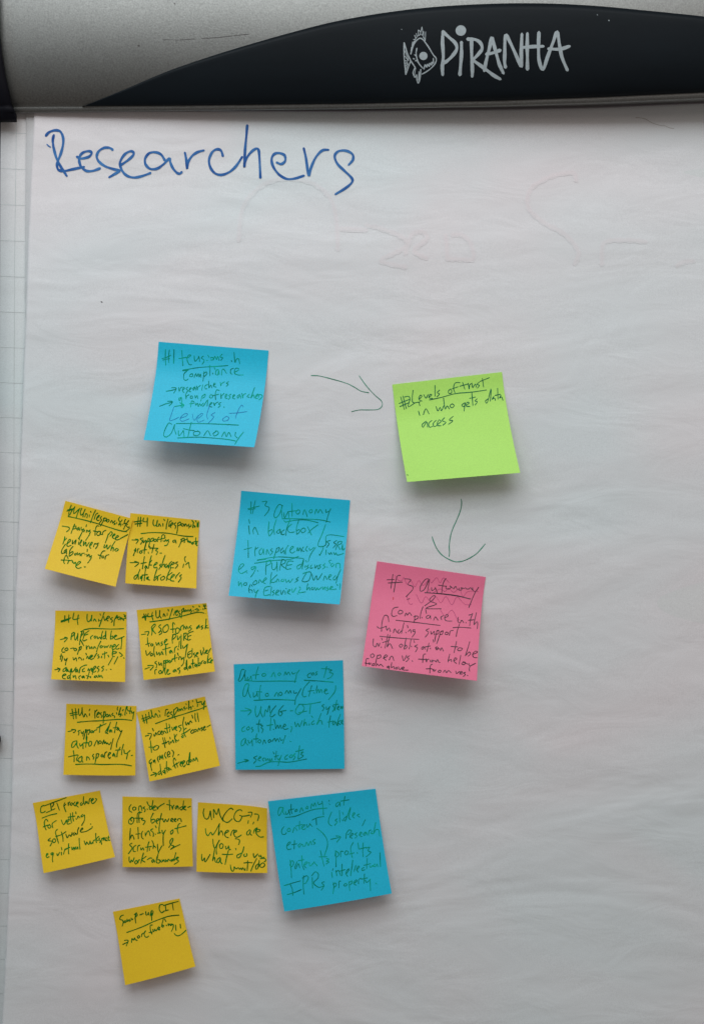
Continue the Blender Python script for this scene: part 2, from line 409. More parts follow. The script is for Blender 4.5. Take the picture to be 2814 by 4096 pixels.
ribbons('crease', S(2400, 350, 3.855, "540,465 620,470 700,492 780,540 860,568 940,590 990,592 1060,622 1130,632", 2.2), surfC, M_CREASE, top, 0)
ribbons('ink_speck', [([(405, 1207), (409, 1209)], 4)], surfC, M_SPECK, top, 0)

# ------------------------------------------------------------------ a single line hand
GL = {
'a': (9, "8,8 4,10 0,5 2,0 6,2 8,9 8,2 10,0"), 'b': (8, "1,20 0,1; 0,5 4,9 7,5 5,0 0,1"), 'c': (7, "7,9 3,10 0,5 2,0 7,1"),
'd': (9, "8,8 3,9 0,4 3,0 7,4 9,20; 9,18 8,2 10,0"), 'e': (8, "0,5 6,6 6,9 3,10 0,5 2,0 8,1"), 'f': (7, "8,17 5,20 3,15 3,-3; 0,9 8,10"),
'g': (8, "7,9 3,10 0,6 3,3 7,9 7,-3 3,-9"), 'h': (8, "1,20 0,0; 0,5 5,9 7,6 8,0"), 'i': (3, "1,9 1,0; 0,16 2,13"), 'k': (8, "1,20 0,0; 7,11 1,5 8,0"),
'l': (3, "2,20 1,3 2,0"), 'm': (12, "0,9 0,0 3,10 5,2 8,10 11,0"), 'n': (8, "0,9 0,0 4,10 7,0"), 'o': (8, "4,10 0,6 2,0 7,3 6,9 3,9"),
'p': (8, "1,10 0,-10; 1,7 5,10 7,6 4,1 1,2"), 'q': (8, "7,9 3,10 0,5 4,2 7,9 7,-9"), 'r': (6, "0,9 1,0 2,6 6,10"), 's': (6, "6,10 1,7 6,3 1,-3"),
't': (7, "3,18 3,0; 0,11 7,11"), 'u': (8, "0,9 1,1 4,1 7,9; 7,9 7,1 9,0"), 'v': (7, "0,9 3,0 7,10"), 'w': (11, "0,9 2,0 5,7 7,0 11,10"),
'x': (8, "0,9 7,0; 7,11 0,-1"), 'y': (8, "0,9 2,3 6,4; 8,10 5,0 3,-10"), 'z': (7, "0,9 7,9 0,0 7,0"), 'j': (3, "1,9 1,-8"),
'U': (10, "0,18 1,4 4,0 8,8 9,17; 9,17 10,1"), 'M': (12, "0,0 2,17 6,6 10,17 13,0"), 'C': (9, "9,15 5,18 0,9 3,1 9,2"), 'G': (11, "9,15 5,17 0,8 4,0 8,4 8,8; 5,9 13,8"),
'I': (9, "0,16 9,18; 5,17 4,0; 0,0 9,2"), 'T': (9, "0,17 11,19; 5,18 5,0"), 'P': (9, "1,17 0,-1; 1,14 5,18 9,14 6,9 1,8"), 'R': (10, "1,17 0,0; 1,14 5,18 9,14 6,9 1,8 9,0"),
'E': (9, "8,18 1,15 0,8 1,1 8,1; 1,9 7,10"), 'S': (8, "8,15 3,17 2,11 7,6 1,0"), 'O': (10, "5,18 0,10 4,0 10,6 8,17 4,17"), 'N': (10, "0,0 1,17 8,1 10,18"),
'L': (8, "3,18 0,0 8,2"), 'A': (12, "9,16 5,18 0,7 3,0 7,6 10,18; 10,18 9,3 12,0"), 'D': (9, "0,17 0,0 8,5 7,14 0,17"),
'1': (3, "2,18 1,0"), '2': (9, "0,15 5,17 6,11 0,0 9,2"), '3': (8, "1,16 7,18 4,11 8,7 5,1 1,-2"), '4': (9, "1,17 0,8 7,9; 8,18 8,-1"), '#': (12, "4,18 3,-1; 8,18 7,-1; 0,6 12,9; 0,11 12,13"),
'?': (8, "0,15 5,16 6,11 3,6; 3,1 2,-1"), '.': (4, "1,1 2,0"), ',': (4, "2,2 1,-4"), ':': (4, "1,8 2,7; 1,1 2,0"), '-': (7, "0,6 5,7"), '/': (5, "6,20 0,-4"),
'(': (5, "5,19 1,9 3,-2"), ')': (5, "1,19 4,10 0,-3"), '&': (10, "0,1 7,12 5,18 2,12 9,3; 9,3 3,0 12,2"), '>': (11, "0,4 5,6 10,7; 5,11 11,7 6,0"),
}
GP = {k: (wd, [[tuple(float(c) for c in t.split(',')) for t in st_.split()] for st_ in s.split(';')]) for k, (wd, s) in GL.items()}
def word(text, x0, y0, x1, y1, xh):
    gap = 2.2; tot = sum(GP[c][0] for c in text)+gap*(len(text)-1)
    ux = ((x1-x0)/tot, (y1-y0)/tot)
    L = math.hypot(x1-x0, y1-y0); vx, vy = (y1-y0)/L, -(x1-x0)/L     # up direction on the page
    vx += 0.20*abs(vy); cur = 0; out = []
    for c in text:
        wd, sts = GP[c]; h = xh/10*random.uniform(0.92, 1.26); dy = random.uniform(-1.1, 1.1); sl = random.uniform(-0.16, 0.16)
        for s_ in sts:
            pts = []
            for (gx, gy) in s_:
                gx += random.uniform(-0.9, 0.9); gy += random.uniform(-0.9, 0.9)+dy
                X = cur+gx
                pts.append((x0+ux[0]*X+(vx+sl)*gy*h, y0+ux[1]*X+vy*gy*h))
            out.append(pts)
        cur += wd+gap
    return out

def parse(src, ox, oy, s, wd):
    main, extra = [], {}
    for item in src.strip().split('|'):
        t = item.split()
        if not t: continue
        key = None
        if t[0] in ('V', 'Q', 'X'): key = t.pop(0)
        if t[0] == 'p':
            sts = [[tuple(float(c) for c in q.split(',')) for q in t[1:]]]
        else:
            sts = word(t[0], *[float(v) for v in t[1:6]])
        ww = wd*(0.62 if key == 'V' else 0.42 if key == 'Q' else 1)
        for st_ in sts:
            pl = catmull([(ox+x/s, oy+y/s) for x, y in st_], 4)
            (main if key is None else extra.setdefault(key, [])).append((pl, ww))
    return main, extra

def bil(c, u, v):
    a = c[0].lerp(c[1], u); b_ = c[3].lerp(c[2], u); return a.lerp(b_, v)
def note(kind, corners, h, skew, region, text, label, group, wd, layer=0.0, flat=0.07, trcurl=0.0):
    h = h*1.05
    """h: how far the lower edge stands off the sheet; skew: how much more the right corner does"""
    TL, TR, BR, BL = corners
    def base(px, py):
        q = P(px, py); return ripple(q.x, q.z)+0.0005+layer
    tops = [P(*TL, base(*TL)), P(*TR, base(*TR))]
    hl, hr = h*(1-skew), h*(1+skew)
    W = [tops[0], tops[1], P(*BR, base(*BR)+hr), P(*BL, base(*BL)+hl)]
    # the part of the slant that comes from the peel grows towards the free edge
    e = W[1]-W[0]; dn = Vector((e.z, 0, -e.x)).normalized()*((W[2]-W[1]).length+(W[3]-W[0]).length)/2
    resid = [W[3]-(W[0]+dn), W[2]-(W[1]+dn)]
    def at(u, v, lift=0.0):
        t = max(0.0, (v-flat)/(1-flat))
        prof_ = (t*t/(2*0.30) if t < 0.30 else t-0.15)/0.85
        g = v+0.035*math.sin(math.pi*v)*min(1, h/0.012)       # foreshortening grows to the free edge
        p = bil(W, u, g)
        p = p+(resid[0].lerp(resid[1], u))*(g**2.0-g)*min(1, h/0.012)
        hh = hl+(hr-hl)*u
        q = p; b0 = ripple(p.x, p.z)+0.0005+layer
        d = b0+hh*prof_+0.0009*math.sin(math.pi*u)*t*(1 if h > 0.004 else 0.4)
        d += trcurl*max(0, u-0.55)**2*max(0, 0.5-v)*10
        return Vector((p.x, -(d+lift), p.z))
    n = 40; vs = [at(i/(n-1), j/(n-1)) for j in range(n) for i in range(n)]
    o = mesh_obj('sticky_note', vs, grid_faces(n, n), NOTE[kind], smooth=False); solid(o, 0.00011, -1)
    tag(o, label, 'sticky note', group)
    # where a photo position lies on the note: invert the projection once on a table
    tab = [[proj(at(i/16, j/16)) for i in range(17)] for j in range(17)]
    def uv(x, y):
        u, v = 0.5, 0.5
        for _ in range(5):
            i = min(15, max(0, int(u*16))); j = min(15, max(0, int(v*16)))
            p00, p10, p01 = tab[j][i], tab[j][i+1], tab[j+1][i]
            ax, ay = p10[0]-p00[0], p10[1]-p00[1]; bx, by = p01[0]-p00[0], p01[1]-p00[1]
            det = ax*by-ay*bx; rx, ry = x-p00[0], y-p00[1]
            u = (i+(rx*by-ry*bx)/det)/16; v = (j+(ax*ry-ay*rx)/det)/16
        return u, v
    def surf(x, y, l):
        u, v = uv(x, y)
        if not (0.002 < u < 0.998 and 0.002 < v < 0.998): return None
        return at(u, v, 0.00012+l)
    main, extra = parse(text, *region, wd)
    ribbons('handwriting', main, surf, INK[kind], o, 0)
    if 'V' in extra: ribbons('ballpoint_writing', extra['V'], surf, INK_VIOLET, o, 0.00003)
    if 'Q' in extra: ribbons('crossing_out', extra['Q'], surf, INK_PURPLE, o, 0.00003)
    if 'X' in extra: ribbons('pen_speck', extra['X'], surf, INK_RED if kind == 'pink' else INK[kind], o, 0.00003)
    return o

GY = 'small yellow sticky notes'; GB = 'large blue sticky notes'
note('blue', ((635, 1367), (1074, 1402), (1017, 1789), (575, 1760)), 0.0205, 0.0, (560, 1340, 2.9556), """
p 302,172 300,265 305,355 | p 348,175 340,250 342,325 | p 262,278 320,262 365,238 | p 270,295 325,283 350,278 | p 403,172 398,335 | p 495,182 500,270 508,362 | p 460,278 500,272 545,262 |
p 548,270 590,255 600,238 572,240 556,285 580,345 612,350 | p 640,245 650,310 688,272 695,250 706,312 | p 748,250 725,272 760,300 735,345 | p 788,300 798,302 | p 802,238 816,262 | p 832,270 860,265 865,290 835,295 | p 870,292 886,250 905,290 920,250 936,300 | p 972,225 945,258 976,268 955,300 |
p 1080,300 1085,314 | p 1112,205 1122,322 1140,285 1165,282 1178,338 | p 505,415 700,383 880,372 1040,360 | p 505,422 570,415 | p 555,425 520,460 520,520 545,535 570,520 | p 615,458 590,470 590,490 620,487 624,462 604,456 | p 640,500 660,455 672,490 690,455 700,495 715,460 722,500 |
p 757,430 745,545 | p 750,458 785,435 790,460 760,490 | p 828,355 825,480 | p 858,448 863,460 | p 875,370 887,405 | p 925,405 900,420 895,463 920,470 930,415 937,466 | p 965,470 970,415 990,405 1022,452 | p 1105,395 1075,405 1070,450 1090,462 | p 1115,440 1155,420 1165,397 1130,395 1115,440 1140,468 1220,473 |
p 310,664 370,655 425,640 | p 375,622 425,625 420,655 400,685 | p 458,620 465,665 480,625 500,615 | p 502,655 527,630 515,620 502,660 522,678 | p 565,615 545,635 565,655 545,690 | p 585,652 607,627 592,625 580,662 602,670 | p 650,612 625,632 632,652 652,620 662,652 | p 670,602 680,652 682,622 715,595 | p 742,590 730,650 | p 800,585 770,600 770,633 792,635 |
p 812,545 815,625 835,590 850,622 | p 868,598 892,577 876,570 868,605 900,615 | p 950,560 955,602 962,575 1000,552 | p 1047,550 1020,570 1042,580 1020,610 | p 490,737 460,750 467,775 490,740 495,780 488,850 | p 540,700 545,757 550,725 580,705 | p 600,720 595,748 620,745 620,722 600,720 | p 650,715 655,745 675,715 682,750 | p 732,720 720,780 | p 730,728 770,697 765,730 740,745 |
p 840,702 820,730 840,745 862,725 850,705 | p 937,655 905,650 890,700 895,765 | p 855,718 930,700 | p 955,695 960,755 965,718 995,690 | p 1005,737 1032,710 1016,700 1005,740 1032,750 | p 1077,700 1050,715 1067,735 1045,760 | p 1095,740 1122,710 1102,710 1095,745 1122,755 | p 1180,702 1150,722 1157,745 1185,715 1192,747 | p 1205,690 1215,747 1218,712 1250,690 | p 1292,700 1265,725 1292,737 | p 1355,620 1310,745 1340,705 1352,742 |
p 1365,735 1397,702 1377,705 1365,745 1392,750 | p 1400,735 1408,705 1442,712 1440,735 1405,768 | p 232,843 300,815 378,795 | p 325,782 382,785 375,810 345,835 | p 410,845 520,825 | p 470,800 520,825 495,858 | p 640,792 610,780 600,850 | p 585,812 640,805 | p 655,805 660,830 680,805 687,842 | p 695,842 705,812 722,837 | p 750,805 730,825 750,837 802,765 792,840 | p 820,832 852,802 836,800 820,840 852,850 |
p 870,800 880,837 888,812 925,790 | p 957,795 930,815 952,830 925,855 | p 990,850 997,856 |
V p 400,850 375,930 350,1008 400,1000 460,970 | V p 475,985 550,955 560,930 520,935 475,985 500,1020 580,990 | V p 620,935 640,1008 690,950 | V p 690,985 740,942 735,925 700,945 675,990 690,1030 757,1005 | V p 825,830 790,940 800,992 | V p 887,915 840,945 872,965 840,1010 805,1042 | V p 1025,958 980,990 985,1015 1030,1010 1052,980 1025,958 | V p 1055,925 1150,920 1260,905 | V p 1222,850 1200,828 1165,880 1140,940 1128,985 |
p 430,1045 800,1048 1165,1065 | p 377,1055 340,1040 300,1110 280,1180 310,1205 370,1160 412,1055 405,1100 427,1172 | p 455,1130 460,1190 500,1150 515,1130 522,1202 | p 607,1030 585,1120 568,1202 | p 515,1105 570,1120 642,1130 | p 680,1138 640,1145 635,1180 680,1187 712,1157 680,1132 | p 755,1190 800,1130 832,1187 | p 900,1138 865,1165 880,1192 925,1167 917,1137 892,1135 | p 965,1202 1000,1145 1020,1202 1050,1150 1077,1202 |
p 1130,1150 1125,1190 1150,1215 | p 1222,1148 1165,1220 1110,1310 | p 445,1217 700,1207 1000,1230 1130,1252""",
'blue note beginning #1, left of the drawn arrow, nearest the blue heading', GB, 3.2)
note('green', ((1568, 1538), (2006, 1488), (2079, 1891), (1627, 1928)), 0.0150, 0.05, (1200, 1440, 1.7733), """
p 712,262 738,350 | p 728,255 752,345 | p 700,308 772,280 | p 706,330 772,302 | p 738,262 768,258 777,280 765,332 815,302 | p 800,215 794,260 800,302 852,295 | p 842,277 862,257 850,250 840,277 862,291 | p 875,245 890,270 906,245 | p 910,264 932,248 918,245 912,268 937,272 | p 955,180 955,257 | p 987,213 970,232 986,240 968,262 |
p 1065,205 1050,220 1055,238 1073,230 1070,207 | p 1132,160 1097,163 1086,200 1096,232 | p 1078,203 1118,190 | p 1150,158 1166,207 | p 1130,186 1187,170 | p 1190,165 1196,207 1200,177 1217,164 | p 1217,170 1222,196 1240,170 1247,192 | p 1267,158 1252,172 1269,180 1255,199 | p 1290,130 1299,192 | p 1273,152 1340,125 | p 915,283 1000,265 1100,238 1210,228 1320,212 |
p 840,300 848,325 | p 838,362 846,392 | p 872,387 890,345 912,382 | p 962,330 975,362 990,335 1000,360 1017,323 | p 1015,270 1026,347 1040,325 1056,347 | p 1075,310 1060,325 1075,339 1091,322 1075,310 | p 1162,304 1145,320 1160,331 1168,300 1160,362 | p 1175,322 1197,305 1181,300 1175,326 1202,329 | p 1215,225 1223,322 | p 1200,272 1242,262 | p 1252,275 1238,290 1254,296 1238,319 |
p 1332,274 1312,290 1325,301 1352,203 1346,292 | p 1372,259 1358,279 1376,270 1382,287 | p 1398,200 1401,277 | p 1380,251 1417,243 | p 1422,249 1410,271 1426,262 1436,286 | p 892,434 865,455 870,476 896,440 902,476 | p 932,429 910,450 915,476 937,470 | p 962,427 942,450 948,471 967,465 | p 972,457 997,436 981,425 970,461 997,466 | p 1022,409 1005,430 1032,441 1010,462 | p 1083,400 1055,425 1081,431 1050,456 | X p 757,814 764,816""",
'green note starting #2, the only green one, at the right', None, 3.2)
note('blue', ((965, 1963), (1400, 2001), (1358, 2418), (914, 2383)), 0.0200, 0.0, (900, 1940, 3.069), """
p 320,205 315,352 | p 370,193 335,352 | p 280,290 350,275 422,258 | p 285,302 372,290 | p 455,205 512,200 490,250 540,275 530,320 485,377 | p 702,250 660,240 620,300 600,370 620,402 670,350 705,245 690,300 702,397 | p 720,340 730,402 760,350 775,330 782,397 | p 820,225 822,382 | p 780,325 872,315 | p 890,305 870,330 885,357 912,340 915,310 890,305 | p 955,362 975,300 1007,387 | p 1050,298 1030,325 1050,342 1072,320 1060,298 | p 1100,352 1120,295 1140,342 1165,300 1197,347 | p 1235,300 1240,335 1270,320 | p 1295,290 1270,350 1240,455 | p 700,412 900,415 1150,425 1290,455 | p 722,438 742,455 | p 740,455 860,432 1000,430 1140,462 | p 293,425 302,470 | p 290,500 300,602 | p 340,552 348,600 | p 345,548 370,520 407,610 | p 540,450 530,560 540,628 | p 530,570 575,545 580,580 545,625 | p 630,420 600,520 605,605 | p 670,540 635,570 640,590 670,585 675,540 690,610 | p 725,550 695,575 700,610 730,600 | p 795,425 755,540 745,620 | p 815,480 765,530 790,580 850,575 | p 905,425 875,530 880,605 | p 880,560 910,545 915,570 890,600 | p 960,530 930,550 945,585 985,565 975,530 950,530 | p 1010,510 1040,570 1060,615 | p 1140,487 1060,545 1018,590 | p 1232,485 1190,600 1137,742 1232,738 1250,615 1455,632 | p 1290,680 1245,695 1275,720 1245,765 | p 1370,680 1330,705 1360,725 1325,770 | p 1385,700 1355,795 | p 1380,700 1430,690 1420,720 1385,740 1410,790 | p 1430,790 1440,725 1445,800 1490,735 | p 280,680 285,780 285,892 | p 235,792 325,768 | p 375,760 365,820 370,870 | p 370,790 405,765 | p 450,775 420,810 430,855 460,830 470,780 475,850 | p 505,850 515,790 540,845 | p 580,780 555,800 585,820 550,860 | p 635,775 615,840 595,905 | p 630,780 665,765 655,810 620,830 | p 710,770 680,805 690,835 725,800 725,840 | p 740,850 745,790 775,740 | p 800,800 840,760 815,755 795,805 820,835 855,815 | p 880,810 890,765 900,810 920,770 935,820 | p 960,760 940,800 970,815 | p 1010,750 985,790 1010,810 | p 1030,775 1045,800 1090,765 | p 1110,765 1050,850 1020,940 | p 1150,755 1205,765 1160,865 | p 1155,850 1160,862 | p 1240,795 1235,855 | p 1265,830 1285,850 1295,825 1310,850 | p 1330,825 1345,855 1360,830 1380,860 1475,830 | p 395,920 600,885 750,885 960,900 | p 395,923 500,908 | p 362,960 600,925 780,915 900,875 | p 170,1040 230,985 215,965 185,985 165,1050 200,1085 270,1050 | p 265,1075 272,1080 | p 375,1000 325,1010 330,1040 380,1010 350,1080 315,1128 | p 398,1050 405,1056 | p 510,930 500,1020 500,1100 | p 500,940 555,920 560,960 510,990 | p 575,960 575,1020 600,1040 630,1000 635,940 640,1055 | p 700,910 680,980 670,1045 | p 700,910 740,925 730,960 690,980 755,1030 | p 835,935 770,940 750,1030 810,1025 | p 765,985 820,975 | p 930,970 885,995 890,1030 930,1005 965,905 945,1030 | p 985,990 980,1010 | p 990,925 1000,945 | p 1025,980 1000,1000 1025,1010 990,1035 | p 1060,980 1045,1020 1075,1015 | p 1100,980 1105,1020 1130,985 1140,1025 | p 1175,975 1150,990 1175,1005 1140,1030 | p 1225,965 1200,985 1230,1000 1195,1030 | p 1248,1005 1255,1010 | p 1300,920 1275,930 1290,960 | p 1320,960 1295,980 1315,1000 1340,970 | p 1360,1010 1365,965 1405,965 1410,1020 | p 165,1185 168,1238 195,1195 205,1250 | p 240,1200 225,1225 260,1230 265,1200 240,1200 | p 325,1225 335,1245 | p 375,1170 345,1200 355,1225 395,1200 380,1170 | p 410,1205 425,1160 450,1195 | p 460,1190 510,1150 490,1140 465,1190 495,1210 | p 570,1075 560,1140 555,1215 | p 640,1100 560,1180 600,1195 620,1180 | p 630,1190 645,1150 665,1185 | p 700,1155 685,1180 720,1180 715,1155 | p 740,1155 755,1195 780,1165 795,1195 830,1150 | p 900,1130 870,1155 895,1165 855,1195 | p 955,1085 1050,1068 1025,1172 945,1178 1000,1075 | p 1065,1090 1085,1170 1120,1110 1135,1165 1190,1085 | p 1205,1170 1225,1115 1250,1160 | p 1265,1140 1305,1110 1285,1100 1265,1145 1300,1165 | p 1355,1110 1325,1145 1345,1165 1375,1120 | p 1418,1035 1385,1110 1360,1205 | p 310,1220 290,1280 300,1320 | p 295,1285 330,1290 335,1320 | p 355,1280 370,1320 410,1285 | p 405,1290 380,1340 370,1380 | p 560,1240 490,1260 475,1350 545,1345 | p 490,1300 530,1285 | p 570,1250 555,1360 | p 605,1290 580,1310 605,1325 580,1355 | p 625,1330 660,1300 640,1290 620,1340 660,1350 | p 680,1290 690,1345 720,1290 | p 735,1300 740,1340 | p 745,1265 755,1275 | p 765,1320 800,1290 780,1285 765,1320 800,1340 | p 820,1275 830,1320 870,1260 | p 885,1330 895,1340 | p 910,1250 925,1270 900,1320 985,1310 | p 1015,1210 1000,1290 1030,1255 1040,1290 | p 1070,1255 1055,1275 1080,1285 1085,1258 | p 1100,1255 1115,1290 1130,1260 1145,1285 1180,1255 | p 1195,1250 1200,1285 1225,1250 1230,1285 | p 1260,1250 1245,1265 1270,1275 1245,1295 | p 1285,1275 1320,1250 1300,1245 1285,1280 1345,1280 | p 1355,1270 1362,1280 | p 1370,1220 1380,1235 | p 1410,1210 1405,1280 | p 1385,1225 1435,1220""",
'blue note beginning #3, between the yellow notes and the pink note', GB, 3.2)
note('pink', ((1507, 2245), (1941, 2308), (1906, 2723), (1446, 2664)), 0.0185, 0.0, (1420, 2220, 2.9556), """
p 445,228 432,310 420,392 | p 532,240 490,260 455,437 | p 375,292 460,290 | p 390,330 555,320 | p 580,280 640,285 655,300 620,345 675,370 675,410 600,492 | p 877,290 830,285 770,370 770,427 820,400 872,290 850,442 | p 900,385 905,420 940,400 945,385 970,450 | p 1070,275 1035,340 1020,445 | p 980,355 1075,370 | p 1075,365 1070,395 1110,400 1130,375 1115,365 1150,390 | p 1160,400 1185,370 1200,405 | p 1225,390 1220,410 1245,415 1260,400 1245,388 1290,395 | p 1300,385 1310,400 1340,400 1360,385 1380,410 | p 1385,385 1390,415 1420,430 1455,380 | p 1420,430 1380,520 1340,620 | p 820,443 1000,455 1200,480 1360,518 | p 822,446 1000,458 1200,484 1358,521 | p 820,600 900,540 945,490 920,482 880,520 890,550 960,580 830,630 1015,635 | p 612,525 642,515 | p 505,615 450,630 428,690 445,725 490,715 | p 530,650 508,670 515,695 550,690 560,665 530,650 | p 585,720 600,685 615,710 640,680 665,715 | p 705,715 695,800 | p 690,730 730,720 745,740 705,765 | p 800,610 775,680 765,750 | p 785,735 790,745 | p 830,640 840,690 | p 870,710 840,725 845,750 875,740 885,715 890,755 | p 925,770 945,730 975,770 | p 1040,715 1010,735 1020,765 | p 1060,740 1095,720 1080,700 1055,735 1070,775 1140,780 | p 480,770 700,795 1000,832 | p 1215,735 1210,780 1235,805 1255,770 1280,800 | p 1305,795 1308,803 | p 1340,710 1370,700 | p 1385,690 1360,760 1350,835 | p 1335,770 1400,765 | p 1430,680 1400,820 1430,790 1445,800 1440,870 | p 395,790 385,725 345,715 315,800 310,905 | p 258,845 290,865 370,840 | p 365,845 375,890 400,860 415,905 | p 450,920 465,870 490,915 | p 520,880 500,905 515,925 545,895 | p 575,800 545,925 | p 595,910 600,920 | p 615,830 622,860 | p 625,905 650,880 660,920 | p 705,880 680,885 685,905 705,895 700,930 670,970 | p 290,960 500,980 750,997 | p 870,870 835,890 865,915 825,970 | p 890,900 900,935 930,900 935,945 | p 965,890 945,970 940,1020 | p 960,900 985,890 980,930 955,935 | p 1010,900 985,980 960,1050 | p 1005,910 1035,895 1025,935 1000,940 | p 1070,910 1060,935 1085,940 1095,915 1070,910 | p 1110,950 1120,900 1155,890 | p 1155,858 1240,853 1365,862 | p 1228,820 1205,890 1190,962 | p 215,990 210,1060 240,1085 260,1040 275,1080 290,1040 | p 305,1085 308,1093 | p 310,980 318,1005 | p 385,935 350,1100 | p 320,1035 400,1010 | p 410,945 375,1085 400,1050 420,1060 440,1105 | p 540,1050 520,1070 535,1090 560,1070 542,1050 | p 600,980 575,1110 | p 580,1090 600,1065 610,1090 585,1110 | p 660,990 635,1110 | p 660,1075 665,1085 | p 690,1010 700,1035 | p 735,1060 700,1080 735,1095 710,1145 | p 805,1080 780,1100 795,1115 815,1085 825,1115 | p 870,1040 850,1120 845,1140 | p 825,1085 885,1075 | p 885,1100 888,1110 | p 920,1000 925,1030 | p 945,1095 960,1120 980,1100 965,1085 945,1100 1000,1110 | p 1005,1130 1020,1095 1040,1135 | p 1195,1020 1180,1090 1165,1155 | p 1130,1080 1210,1085 | p 1225,1095 1205,1120 1240,1130 1265,1105 1228,1095 | p 1350,1025 1325,1110 1300,1190 | p 1310,1180 1345,1145 1360,1170 1330,1195 | p 1385,1175 1440,1150 1420,1135 1385,1170 1400,1210 1448,1212 | p 205,1165 180,1185 195,1215 225,1190 205,1165 | p 265,1180 250,1230 240,1285 | p 255,1195 295,1180 300,1210 265,1225 | p 330,1220 380,1195 360,1180 335,1215 365,1245 | p 400,1240 420,1200 440,1200 455,1245 | p 555,1190 570,1250 605,1185 | p 640,1190 610,1210 635,1225 600,1260 | p 670,1250 677,1257 | p 830,1170 805,1180 795,1270 | p 745,1230 840,1235 | p 835,1225 840,1265 850,1235 870,1230 | p 890,1240 885,1260 915,1260 905,1240 950,1255 | p 955,1265 970,1235 985,1265 1000,1270 | p 1115,1170 1100,1230 1095,1265 | p 1100,1250 1130,1235 1135,1260 | p 1160,1250 1200,1230 1180,1215 1160,1250 1195,1280 | p 1245,1185 1225,1290 | p 1275,1265 1255,1285 1285,1295 1300,1270 1270,1262 1330,1290 | p 1340,1280 1350,1310 1400,1290 | p 1420,1280 1360,1310 1345,1345 1350,1372 | p 160,1225 130,1230 125,1305 | p 115,1275 160,1285 | p 165,1270 170,1295 185,1275 | p 205,1285 200,1305 225,1305 225,1285 205,1285 | p 245,1310 260,1285 280,1310 300,1290 330,1320 | p 395,1310 375,1320 385,1335 400,1315 400,1360 | p 430,1270 425,1330 455,1315 460,1345 | p 480,1325 475,1345 500,1345 490,1325 | p 510,1320 525,1355 550,1330 | p 555,1350 580,1330 560,1325 555,1355 625,1360 | p 910,1290 885,1310 880,1395 | p 835,1345 905,1345 920,1370 | p 925,1350 930,1375 950,1355 | p 990,1360 975,1380 1005,1385 1010,1365 990,1360 | p 1040,1385 1060,1360 1075,1390 1100,1365 1130,1390 | p 1185,1370 1195,1400 1230,1375 | p 1235,1395 1265,1385 1245,1375 1235,1405 1265,1405 | p 1300,1385 1275,1395 1300,1410 1275,1435 | p 1322,1420 1330,1427 | X p 450,500 446,526 | Q p 470,240 500,290 545,305 575,265 610,345 655,295 700,375 750,300 800,360 870,290 900,330 960,265 1000,330 1040,270 1110,325 | Q p 870,400 900,450 1000,400 1060,430 1100,390 1160,440 1230,400 1270,490 1330,430 1450,430 |
Q p 720,465 780,570 830,490 900,560 950,490 1010,565 1070,490 1140,590 1200,495 1290,580 1370,585 | Q p 610,490 630,560 660,585 675,570 | Q p 1000,640 1060,720 1140,650 1200,750 1230,765""",
'pink note below the drawn downward arrow, the only pink one', None, 3.0)
